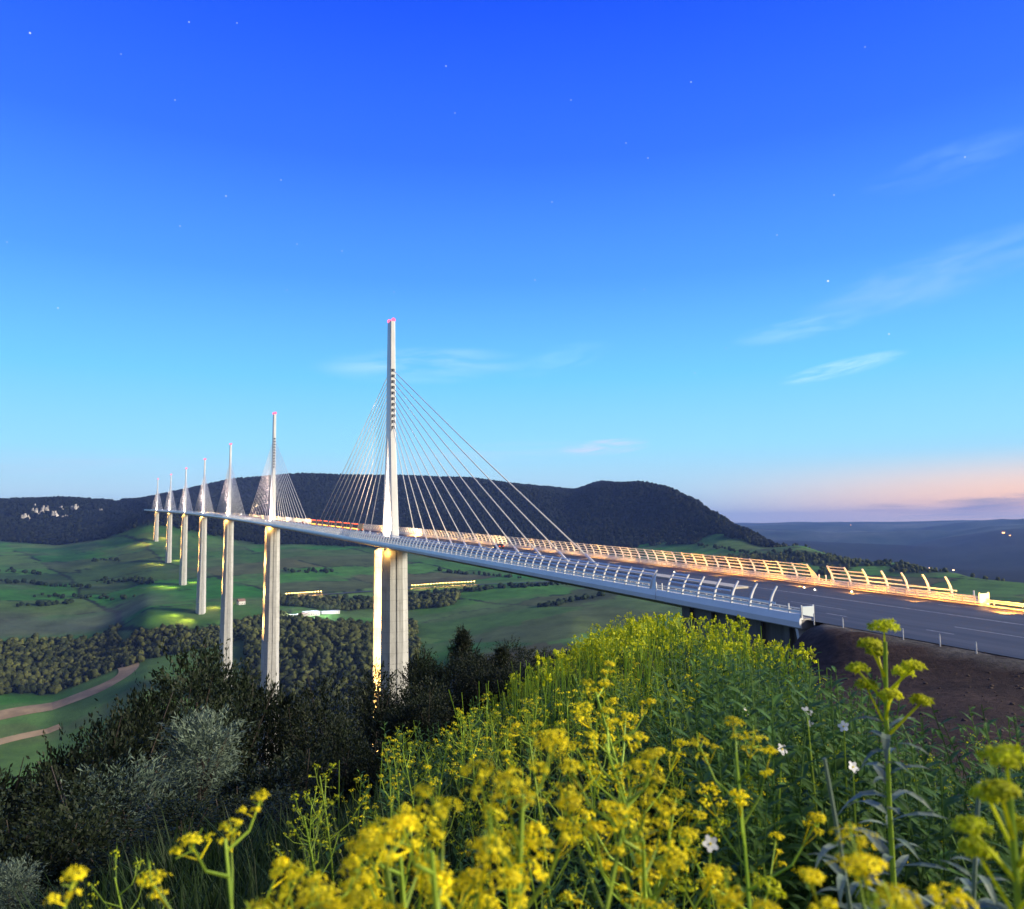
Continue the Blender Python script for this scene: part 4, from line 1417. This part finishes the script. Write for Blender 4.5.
def make_thistle(seed, tall=True, name='grey_leaved_plant'):
    g = np.random.default_rng(seed); t = empty(name)
    st = MB(); lf = MB(); h = 1.0
    ax = lambda q: np.array([.03 * math.sin(2.5 * q), .02 * q, h * q])
    st.tube([ax(q) for q in np.linspace(-.06, 1, 8)], np.linspace(.0068, .0036, 8), 7)
    for i in range(74):
        q = .02 + .84 * (i / 74) ** .9; a = i * 2.4; L = (.21 - .16 * q) * g.uniform(.7, 1.2)
        leaf_geo(lf, ax(q), (math.cos(a), math.sin(a), .65), L, L * .085, g, g.uniform(.3, 1.0))
    st.build('stem', M_STEM if tall else M_THIS, t); lf.build('foliage', M_THIS, t)
    if tall:
        for i in range(9):
            q = 1.0 if i == 0 else .84 + .14 * i / 9; a = i * 2.4
            o_ = .0 if i == 0 else .03 + .035 * g.uniform()
            e = ax(q) + np.array([o_ * math.cos(a), o_ * math.sin(a), .02 + .02 * g.uniform()])
            hb = MB(); hb.tube([ax(q - .03), e], [.003, .002], 4); head_geo(hb, e, .019 if i else .03, 110, .0065, g)
            hb.build('flower_head', M_YELG, t)
    return t


def make_white(seed):
    g = np.random.default_rng(seed); t = empty('white_flower')
    st = MB(); lf = MB(); b = MB()
    st.tube([(0, 0, -.05), (.02, .01, .3), (.03, .0, .55)], [.003, .0025, .0015], 4)
    for i in range(10): leaf_geo(lf, np.array([.01, 0, .05 + .04 * i]), (math.cos(i * 2.4), math.sin(i * 2.4), .7), .07, .008, g)
    c = np.array([.03, 0, .556])
    n = np.array([-.3, -.75, .5]); n /= np.linalg.norm(n)
    u = np.cross(n, [0, 0, 1.0]); u /= np.linalg.norm(u); w = np.cross(n, u)
    for k in range(5):
        a = k * 2 * PI / 5; d = u * math.cos(a) + w * math.sin(a); e = -u * math.sin(a) + w * math.cos(a)
        b.add([c, c + d * .006 + e * .0042 + n * .001, c + d * .011 + e * .002 + n * .002, c + d * .011 - e * .002 + n * .002, c + d * .006 - e * .0042 + n * .001], [(0, 1, 2, 3, 4)])
    st.build('stem', M_STEM, t); lf.build('foliage', M_WEED, t); b.build('petal', M_PETAL, t)
    b = MB(); b.ball(c + n * .0012, .0018, 6, 4); b.build('flower_centre', M_YEL, t)
    return t


hero = [make_woad(11, 12, 46, .0043, True, .15), make_woad(12, 10, 44, .0045, True, .13), make_woad(13, 13, 40, .0042, True, .17)]
mid = [make_woad(20 + i, 7 + i, (20, 12, 9, 16, 8, 10)[i], .0052, False, .10 + .02 * i, 26, M_YEL if i in (0, 3) else M_YELG) for i in range(6)]
weeds = [make_weed(40 + i) for i in range(3)]
first = set()


def place(o, px, r, scale=None, top=None, nominal=.9, lean=.06):
    x, y = polar(px, r); z = g1(x, y)
    if top is not None: scale = (z_at(px, top, r) - z) / nominal
    c = o if o.name not in first else dup(o)
    first.add(o.name)
    c.location = (x, y, z - .01); c.scale = (scale,) * 3
    c.rotation_euler = (random.gauss(0, lean), random.gauss(0, lean), random.uniform(0, 6.28))
    return c


HL = [(0, 498, .98, 742, 'out-of-focus yellow flower plant highest of the bright bunch at the bottom of the meadow'),
      (1, 470, .86, 792, 'out-of-focus yellow flower plant low on one side of the brightest bunch'),
      (2, 542, 1.02, 770, 'out-of-focus yellow flower plant beside the highest one in the bright bunch'),
      (0, 520, .80, 848, 'lowest and most blurred yellow flower plant under the brightest bunch'),
      (1, 438, 1.05, 810, 'yellow flower plant on the outer edge of the brightest bunch'),
      (2, 300, 1.12, 824, 'bright yellow flower plant standing in front of the grass slope'),
      (0, 345, 1.0, 858, 'blurred yellow flower plant between the slope bunch and the bright bunch'),
      (1, 268, 1.05, 858, 'yellow flower plant behind the one at the bottom edge, on the grass slope'),
      (2, 218, .95, 882, 'yellow flower plant cut off by the bottom edge below the grass slope'),
      (0, 612, 1.25, 776, 'yellow flower plant alone between the bright bunch and the green weeds'),
      (1, 700, .95, 862, 'yellow flower plant low at the bottom edge under the green weeds'),
      (2, 650, 1.9, 668, 'tall yellow flower plant in the middle of the meadow in front of the bridge'),
      (0, 590, 2.4, 694, 'yellow flower plant with flat heads, in front of the shaded stems'),
      (1, 625, 2.7, 692, 'yellow flower plant next to the flat-headed one in mid meadow'),
      (2, 668, 1.6, 716, 'yellow flower plant just below the tallest one in the middle'),
      (0, 745, 1.5, 728, 'greenish yellow flower plant at the edge of the leafy weeds'),
      (1, 556, 2.1, 716, 'yellow flower plant behind the bright bunch'),
      (2, 392, 1.7, 790, 'yellow flower plant at the top of the grass slope'),
      (0, 815, 1.05, 800, 'yellow flower plant in front of the tall grey-leaved plant'),
      (2, 462, .92, 826, 'yellow flower plant just under the lowest blurred plants of the bright bunch'),
      (0, 412, 1.15, 846, 'yellow flower plant between the bright bunch and the blurred plant beside the slope'),
      (1, 326, .92, 862, 'blurred yellow flower plant at the bottom edge, below the slope bunch'),
      (2, 572, 1.2, 812, 'yellow flower plant at the foot of the lone plant beside the bright bunch'),
      (0, 248, .9, 872, 'blurred yellow flower plant at the bottom edge, next to the cut-off one'),
      (1, 485, 1.25, 768, 'yellow flower plant close behind the highest blurred plant'),
      (2, 372, 1.3, 826, 'yellow flower plant above the blurred plant at the bottom of the slope'),
      (1, 935, .85, 862, 'blurred yellow flower plant at the bottom edge under the grey-leaved plant')]
for v, px, r, top, lab in HL:
    tag(place(hero[v], px, r, None, top), lab, 'flower', 'yellow flower plants on the hilltop')

th = make_thistle(60)
tag(place(th, 884, 1.9, None, 603, 1.06, .02), 'tall blue-grey plant with curled leaves rising in front of the road', 'plant')
t2 = make_thistle(61, False)
tag(place(t2, 858, 1.5, None, 760, 1.0, .1), 'shorter blue-grey plant with curled leaves beside the tall one', 'plant')
tag(place(t2, 912, 1.7, None, 752, 1.0, .1), 'shorter blue-grey plant with curled leaves on the bare-earth side of the tall one', 'plant')
tag(place(th, 1024, 1.15, None, 728, 1.06, .04), 'grey-leaved plant with blurred heads at the edge of the bare earth', 'plant')
wf = make_white(70)
for px, r, top in ((847, 2.2, 758), (826, 2.6, 712), (806, 2.7, 714), (752, 2.2, 740), (736, 2.8, 705), (680, 1.5, 832), (818, 2.5, 702)):
    tag(place(wf, px, r, None, top, .57, .03), 'small white five-petalled flower among the dark green weeds', 'flower', 'white flowers in the weeds')


def px_density(px, r):
    d = np.interp(px, [60, 200, 300, 400, 470, 620, 720, 800, 900, 1060], [.05, .1, .25, .7, 1, 1, .7, .42, .3, .3])
    return d


EDGE = lambda px: np.interp(px, [0, 150, 270, 380, 440, 500, 540, 575, 640, 760, 1100], [2.0, 2.6, 3.6, 5.5, 7.5, 11, 17, 27, 60, 60, 60])
g = np.random.default_rng(99)
cnt = 0
while cnt < 165:
    px = g.uniform(120, 1060); r = 1.15 + 7.6 * g.uniform() ** 1.15
    if g.uniform() > px_density(px, r) or r > EDGE(px) * 1.1: continue
    az = az_of(px)
    if r > dirt_limit(az) * .95: continue
    if r < 1.9 and g.uniform() < .65: continue
    k = int(g.integers(0, 6))
    sc = g.uniform(.52, .86)
    if px > 740: sc *= .9
    if r < 2.0: sc = min(sc, .72)
    c = place(mid[k], px, r, sc, None)
    tag(c, 'yellow-flowered plant on a thin branching green stem in the hilltop meadow', 'flower', 'yellow flower plants scattered over the meadow')
    cnt += 1
cnt = 0
while cnt < 230:
    px = g.uniform(380, 1070); r = 1.2 + 9 * g.uniform() ** 1.2
    if px < 690 and (g.uniform() < .72 or r > EDGE(px)): continue
    if r > dirt_limit(az_of(px)) * .97: continue
    c = place(weeds[int(g.integers(0, 3))], px, r, g.uniform(.55, 1.0) * (.8 if r < 2.2 else 1.0), None)
    tag(c, 'leafy green weed with narrow leaves and no flowers between the meadow plants', 'weed', 'leafy weeds between the meadow plants')
    cnt += 1

g = np.random.default_rng(123)
cnt = 0
while cnt < 74:
    px = g.uniform(655, 1040); r = g.uniform(2.3, 5.6)
    if r > dirt_limit(az_of(px)) * 1.0: continue
    top = np.interp(px, [640, 700, 760, 800, 850, 900, 950, 1040], [640, 626, 636, 648, 678, 702, 708, 695]) + g.uniform(0, 80)
    x, y = polar(px, r); hgt = z_at(px, top, r) - g1(x, y)
    if not .45 < hgt < 1.25: continue
    wv = g.uniform() < .8
    c = place(weeds[int(g.integers(0, 3))] if wv else mid[(1, 2, 4)[int(g.integers(0, 3))]], px, r, None, top, .8 if wv else .9)
    if wv: tag(c, 'tall leafy dark green weed standing against the bare earth', 'weed', 'tall weeds against the bare earth')
    else: tag(c, 'tall greenish flower plant among the weeds against the bare earth', 'flower', 'greenish flower plants among the tall weeds')
    cnt += 1

# the rest of the meadow: too many plants to count
def template(seed, kind):
    g = np.random.default_rng(seed); V, F, M = [], [], []
    n = 0
    def quad(a, b, c, d, m):
        nonlocal n
        V.extend([a, b, c, d]); F.append((n, n + 1, n + 2, n + 3)); M.append(m); n += 4
    for s in range(3):
        o = g.normal(size=3) * [.07, .07, 0]; h = g.uniform(.65, 1.0); tp = o + [g.normal() * .06, g.normal() * .06, h]
        for w in (np.array([.0075, 0, 0]), np.array([0, .0075, 0])):
            quad(o - w, o + w, tp + w * .5, tp - w * .5, 0)
        for i in range(12):
            q = g.uniform(.05, .7); p = o + (tp - o) * q; a = g.uniform(0, 6.3); L = .14 * (1.1 - q)
            d = np.array([math.cos(a), math.sin(a), .8]) * L; w = np.array([-math.sin(a), math.cos(a), 0]) * .012
            quad(p, p + d * .5 + w, p + d, p + d * .5 - w, 1)
        if kind != 2:
            for i in range(9):
                a = g.uniform(0, 6.3); rr = g.uniform(0, .11); c = tp + [rr * math.cos(a), rr * math.sin(a), -rr * .8 + g.uniform(-.05, .03)]
                quad(o + (tp - o) * .75, o + (tp - o) * .75 + [.004, .004, 0], c + [.003, 0, 0], c, 0)
                for _ in range(3):
                    u = g.normal(size=3); u /= np.linalg.norm(u); w = np.cross(u, g.normal(size=3)); w /= np.linalg.norm(w); e = c + g.normal(size=3) * .012; s_ = .017
                    quad(e - u * s_, e - w * s_, e + u * s_, e + w * s_, 2)
    return np.array(V), np.array(F), np.array(M)


def scatter(name, temps, mats, xs, ys, sc, label, kinds=None, seed=0):
    g = np.random.default_rng(seed)
    zs = ground(xs, ys)
    VV, FF, MM = [], [], []; off = 0
    kk = g.integers(0, len(temps), len(xs)) if kinds is None else kinds
    for k, (v, f, m) in enumerate(temps):
        id_ = np.nonzero(kk == k)[0]
        if not len(id_): continue
        a = g.uniform(0, 2 * PI, len(id_)); c, s = np.cos(a), np.sin(a); q = sc[id_]
        tx, ty = g.normal(0, .08, len(id_)), g.normal(0, .08, len(id_))
        P = np.empty((len(id_), len(v), 3))
        P[..., 0] = (v[None, :, 0] * c[:, None] - v[None, :, 1] * s[:, None] + tx[:, None] * v[None, :, 2]) * q[:, None] + xs[id_][:, None]
        P[..., 1] = (v[None, :, 0] * s[:, None] + v[None, :, 1] * c[:, None] + ty[:, None] * v[None, :, 2]) * q[:, None] + ys[id_][:, None]
        P[..., 2] = v[None, :, 2] * q[:, None] + zs[id_][:, None] - .02
        VV.append(P.reshape(-1, 3)); FF.append((f[None] + (np.arange(len(id_)) * len(v))[:, None, None]).reshape(-1, 4) + off); MM.append(np.tile(m, len(id_)))
        off += P.shape[0] * P.shape[1]
    me = raw_mesh(name, np.concatenate(VV), np.concatenate(FF), 4)
    o = finish(me, name, mats, mi=np.concatenate(MM))
    tag(o, label, None, None, 'stuff')
    return o


def sample(n, px0, px1, r0, r1, pw, test, seed):
    g = np.random.default_rng(seed); px = g.uniform(px0, px1, n); r = r0 + (r1 - r0) * g.uniform(0, 1, n) ** pw
    tab = np.linspace(px0, px1, 200); az = np.interp(px, tab, [az_of(p) for p in tab])
    x = CAM[0] + r * np.sin(np.radians(az)); y = CAM[1] + r * np.cos(np.radians(az))
    ok = test(px, r, az, x, y, g)
    return x[ok], y[ok], r[ok], px[ok]


lim = lambda az, r, x, y: r < dirt_limit(az) * (1 + .5 * fbm(x / 5, y / 5, 3, 51)) * .98
xs, ys, rs, ps = sample(4300, 330, 900, 6.5, 58, 1.3, lambda px, r, az, x, y, g: lim(az, r, x, y) & (r < EDGE(px) * 1.25) & (g.uniform(0, 1, len(px)) < np.where(px < 480, .35, .95)), 5)
patch = fbm(xs / 6, ys / 6, 3, 301) > .10
kinds = np.where(patch | ((ps > 545) & (rs > 18) & (ps < 652) & (fbm(xs / 4, ys / 4, 3, 305) > -.12)), np.random.default_rng(1).integers(0, 2, len(xs)), 2)
kinds = np.where(np.random.default_rng(2).uniform(0, 1, len(xs)) < .10, 0, kinds)
scatter('meadow_vegetation', [template(1, 0), template(2, 1), template(3, 2)], [M_STEM, M_WEED, M_YELG], xs, ys, np.random.default_rng(3).uniform(.3, 1.15, len(xs)) ** .8 * np.where(rs > 20, 1.15, .95), 'yellow and green meadow plants covering the hilltop towards the bridge', kinds, 8)


def blade_temps():
    out = []
    for s in range(4):
        g = np.random.default_rng(500 + s); V, F = [], []; n = 0
        for _ in range(7):
            o = g.normal(size=3) * [.05, .05, 0]; a = g.uniform(0, 6.3); L = g.uniform(.16, .42); lean = g.uniform(.1, .6)
            d = np.array([math.cos(a), math.sin(a), 0]); w = np.array([-math.sin(a), math.cos(a), 0]) * .0045
            p1 = o + d * L * lean * .35 + [0, 0, L * .55]; p2 = o + d * L * lean + [0, 0, L * .95]
            V += [o - w, o + w, p1 + w * .8, p1 - w * .8, p2 + w * .1, p2 - w * .1]
            F += [(n, n + 1, n + 2, n + 3), (n + 3, n + 2, n + 4, n + 5)]; n += 6
        out.append((np.array(V), np.array(F), np.zeros(len(F), int)))
    return out


bt = blade_temps()
x1, y1, r1, p1 = sample(9000, -60, 1090, .6, 9, 1.0, lambda px, r, az, x, y, g: lim(az, r, x, y), 6)
x2, y2, r2, p2 = sample(26000, -60, 1000, 8, 62, 1.35, lambda px, r, az, x, y, g: lim(az, r, x, y) & (r < EDGE(px) * 2.2 + 6), 7)
scatter('grass', bt, [M_GRASS], np.concatenate([x1, x2]), np.concatenate([y1, y2]), np.concatenate([np.random.default_rng(8).uniform(.6, 1.2, len(x1)), np.random.default_rng(9).uniform(.9, 1.9, len(x2))]), 'rough grass growing between the meadow plants and down the slope', None, 9)

# weeds and tufts on the bare earth, with stones
x3, y3, r3, p3 = sample(1500, 735, 1100, 6, 76, 1.0, lambda px, r, az, x, y, g: (deck_inv(x, y)[1] < -16.6) & ((fbm(x / 5, y / 5, 3, 17) > .12) | ((deck_inv(x, y)[1] > -18.6) & (fbm(x / 3, y / 3, 2, 18) > .02))), 10)
scatter('verge_grass', bt, [M_GRASS], x3, y3, np.random.default_rng(10).uniform(.5, 1.1, len(x3)), 'sparse grass tufts on the bare earth below the road', None, 11)
g = np.random.default_rng(77)
xs, ys, rs, ps = sample(1700, 730, 1100, 6, 74, 1.3, lambda px, r, az, x, y, g: (~lim(az, r, x, y)) & (deck_inv(x, y)[1] < -17), 12)
v, f = ico(0)
zs = ground(xs, ys); k = len(xs)
P = v[None] * (1 + .4 * g.uniform(-1, 1, (k, len(v))))[..., None] * ((.012 + .07 * g.uniform(0, 1, k) ** 3) * (1 + rs / 50))[:, None, None] * np.array([1, 1, .7]) + np.stack([xs, ys, zs], -1)[:, None]
me = raw_mesh('gravel', P.reshape(-1, 3), (f[None] + (np.arange(k) * len(v))[:, None, None]).reshape(-1, 3), 3)
tag(finish(me, 'gravel', M_STONE), 'clods and stones strewn over the ploughed bare earth', None, None, 'stuff')

# ------------------------------------------------------------------ air
hz, nt, out = material('valley_haze')
pv = nt.node('ShaderNodeVolumePrincipled')
pv.inputs['Color'].default_value = (.25, .43, 1.0, 1); pv.inputs['Density'].default_value = 5.2e-5; pv.inputs['Anisotropy'].default_value = .0
nt.t.links.new(pv.outputs[0], out.inputs['Volume'])
b = MB(); b.box((-19000, -19000, float(Z.min()) - 40), (19000, 19000, 360))
b.build('haze', hz, kind='stuff')

# ------------------------------------------------------------------ sky
wd = bpy.data.worlds.new('World'); scene.world = wd; wd.use_nodes = True
nt = NT(wd.node_tree)
out = nt.node('ShaderNodeOutputWorld'); bg = nt.node('ShaderNodeBackground')
dirv = nt.node('ShaderNodeTexCoord').outputs['Generated']
dirv = nt.vmath('NORMALIZE', dirv).outputs[0]
sp = nt.node('ShaderNodeSeparateXYZ'); nt.put(sp.inputs[0], dirv)
elev = nt.math('DIVIDE', nt.math('ARCSINE', sp.outputs[2]), PI / 180)
azim = nt.math('DIVIDE', nt.math('ARCTAN2', sp.outputs[0], sp.outputs[1]), PI / 180)
rp = nt.node('ShaderNodeValToRGB')
nt.put(rp.inputs[0], nt.math('DIVIDE', elev, 90.0, clamp=True))
stops = [(0, (.50, .62, .74)), (2.8, (.47, .71, .86)), (5.9, (.31, .71, .95)), (11.2, (.165, .58, 1.0)), (18.6, (.078, .33, 1.0)), (27, (.033, .168, .97)), (36.8, (.010, .085, .88)), (50, (.012, .06, .5)), (70, (.06, .09, .26)), (90, (.07, .09, .2))]
cr = rp.color_ramp
cr.elements[0].position = 0; cr.elements[0].color = (*stops[0][1], 1)
cr.elements[1].position = 1; cr.elements[1].color = (*stops[-1][1], 1)
for e, c in stops[1:-1]:
    x = cr.elements.new(e / 90); x.color = (*c, 1)
sky = rp.outputs[0]
SUN_AZ, SUN_EL = 124.0, 22.0
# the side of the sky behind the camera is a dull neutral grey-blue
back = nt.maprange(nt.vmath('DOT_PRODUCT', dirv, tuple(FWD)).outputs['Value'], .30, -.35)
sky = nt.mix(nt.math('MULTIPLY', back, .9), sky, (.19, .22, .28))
# dusk glow towards where the sun went down
wa = nt.maprange(azim, az_of(640), az_of(1100))
we = nt.maprange(elev, 5.2, .6)
sky = nt.mix(nt.math('MULTIPLY', nt.math('MULTIPLY', wa, we), .95), sky, (1.5, .78, .34))
we2 = nt.maprange(elev, 1.4, .2)
sky = nt.mix(nt.math('MULTIPLY', nt.math('MULTIPLY', wa, we2), .7), sky, (.62, .62, .68))
# high thin clouds
def cloud(px, py, wpx, hpx, tilt, col, amt, seed, sky):
    a0, e0 = az_of(px, py), math.degrees(math.asin(ray(px, py)[2]))
    u = nt.math('MULTIPLY', nt.math('SUBTRACT', azim, a0), 13.0 / wpx)
    vv = nt.math('SUBTRACT', nt.math('SUBTRACT', elev, e0), nt.math('MULTIPLY', nt.math('SUBTRACT', azim, a0), tilt))
    vv = nt.math('MULTIPLY', vv, 13.0 / hpx)
    cb = nt.node('ShaderNodeCombineXYZ'); nt.put(cb.inputs[0], nt.math('MULTIPLY', u, .9)); nt.put(cb.inputs[1], nt.math('MULTIPLY', vv, .9)); cb.inputs[2].default_value = seed
    nz = nt.noise(cb.outputs[0], 1.5, 5.0, .52, .5)
    d = nt.math('ADD', nt.math('MULTIPLY', u, u), nt.math('MULTIPLY', vv, vv))
    fall = nt.maprange(d, 1.0, 0.0)
    f = nt.math('MULTIPLY', fall, nt.maprange(nz, .30, .75))
    return nt.mix(nt.math('MULTIPLY', f, amt), sky, col)
for spec in ((425, 366, 120, 20, .03, (.42, .74, 1.0), .75, 1.0), (842, 368, 60, 9, .16, (.55, .86, 1.0), .8, 2.0), (925, 282, 120, 24, .16, (.30, .58, 1.0), .5, 3.0), (800, 329, 70, 12, .1, (.35, .68, 1.0), .6, 4.0),
             (605, 447, 50, 9, .05, (.75, .72, .88), .8, 5.0), (950, 163, 80, 18, .1, (.16, .38, 1.0), .5, 6.0), (965, 262, 120, 24, .12, (.3, .55, 1.0), .4, 13.0), (40, 462, 120, 12, .02, (.50, .66, .88), .5, 7.0), (955, 506, 90, 8, .01, (.40, .33, .38), 1.0, 8.0),
             (560, 360, 60, 16, .2, (.3, .68, 1.0), .4, 9.0), (1010, 499, 60, 6, .05, (.42, .36, .42), .9, 10.0), (985, 514, 120, 5, 0, (.45, .40, .47), .9, 11.0), (500, 452, 160, 12, .02, (.5, .70, .92), .4, 12.0)):
    sky = cloud(*spec, sky)
# stars
stars = [(30, 33, 1.1), (189, 22, .7), (237, 23, .5), (446, 66, .7), (455, 113, .5), (121, 54, .4), (175, 100, .5), (281, 180, .6), (226, 196, .8), (180, 226, .6), (297, 244, .5), (342, 251, .6), (58, 308, .8), (394, 292, .5), (691, 82, .7), (571, 100, .5),
         (626, 143, .5), (648, 158, .6), (552, 202, .6), (777, 235, .6), (828, 281, 2.3), (889, 334, 1.0), (834, 195, .7), (965, 157, .7), (535, 280, .6), (695, 373, .7), (706, 418, .5), (726, 348, .5), (644, 289, .4), (865, 47, .4), (7, 242, .4), (287, 290, .4), (635, 391, .5)]
tot = None
for px, py, mag in stars:
    d = nt.vmath('DISTANCE', dirv, tuple(ray(px, py))).outputs['Value']
    s = nt.maprange(d, .0007 + .0006 * min(mag, 1.6), .0002 + .0002 * min(mag, 1.6), 0.0, min(1.0, .1 + mag * .55))
    tot = s if tot is None else nt.math('MAXIMUM', tot, s)
sky = nt.mix(tot, sky, (.85, .95, 1.0))
# below the horizon: the dim land
sky = nt.mix(nt.maprange(elev, -.3, -3.0), sky, (.03, .04, .06))
ns = nt.node('ShaderNodeTexSky'); ns.sky_type = 'NISHITA'; ns.sun_disc = False
ns.sun_elevation = math.radians(SUN_EL); ns.sun_rotation = math.radians(SUN_AZ); ns.altitude = 600
nmul = nt.mix(1.0, (0, 0, 0), ns.outputs[0], 'ADD')
nsc = nt.node('ShaderNodeVectorMath', operation='SCALE'); nt.put(nsc.inputs[0], nmul); nsc.inputs[3].default_value = .002
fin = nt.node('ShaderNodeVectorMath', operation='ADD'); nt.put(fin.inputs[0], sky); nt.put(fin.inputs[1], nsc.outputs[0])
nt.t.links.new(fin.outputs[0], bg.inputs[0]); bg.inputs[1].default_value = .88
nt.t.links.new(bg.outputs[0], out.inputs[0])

sun = bpy.data.lights.new('sun', 'SUN'); sun.energy = 5.0; sun.angle = math.radians(14); sun.color = (1.0, .88, .66)
so = bpy.data.objects.new('sun', sun); COL.objects.link(so)
a, e = math.radians(SUN_AZ), math.radians(SUN_EL)
so.rotation_euler = Vector((-math.sin(a) * math.cos(e), -math.cos(a) * math.cos(e), -math.sin(e))).to_track_quat('-Z', 'Y').to_euler()

# ------------------------------------------------------------------ camera and render settings
cam = bpy.data.cameras.new('camera'); co = bpy.data.objects.new('camera', cam); COL.objects.link(co)
cam.sensor_fit = 'HORIZONTAL'; cam.sensor_width = 36; cam.lens = FPX / W * 36
cam.clip_start = .05; cam.clip_end = 60000
cam.dof.use_dof = True; cam.dof.focus_distance = 8; cam.dof.aperture_fstop = 4.6
Mx = Matrix(((CR[0], CU[0], -FWD[0], CAM[0]), (CR[1], CU[1], -FWD[1], CAM[1]), (CR[2], CU[2], -FWD[2], CAM[2]), (0, 0, 0, 1)))
co.matrix_world = Mx
scene.camera = co
scene.view_settings.view_transform = 'Standard'; scene.view_settings.look = 'None'
scene.view_settings.exposure = .4; scene.view_settings.gamma = 1
scene.render.engine = 'CYCLES'
scene.cycles.use_denoising = True
scene.cycles.max_bounces = 6; scene.cycles.volume_bounces = 0; scene.cycles.transparent_max_bounces = 12
scene.cycles.use_light_tree = True
scene.cycles.sample_clamp_indirect = 4.0
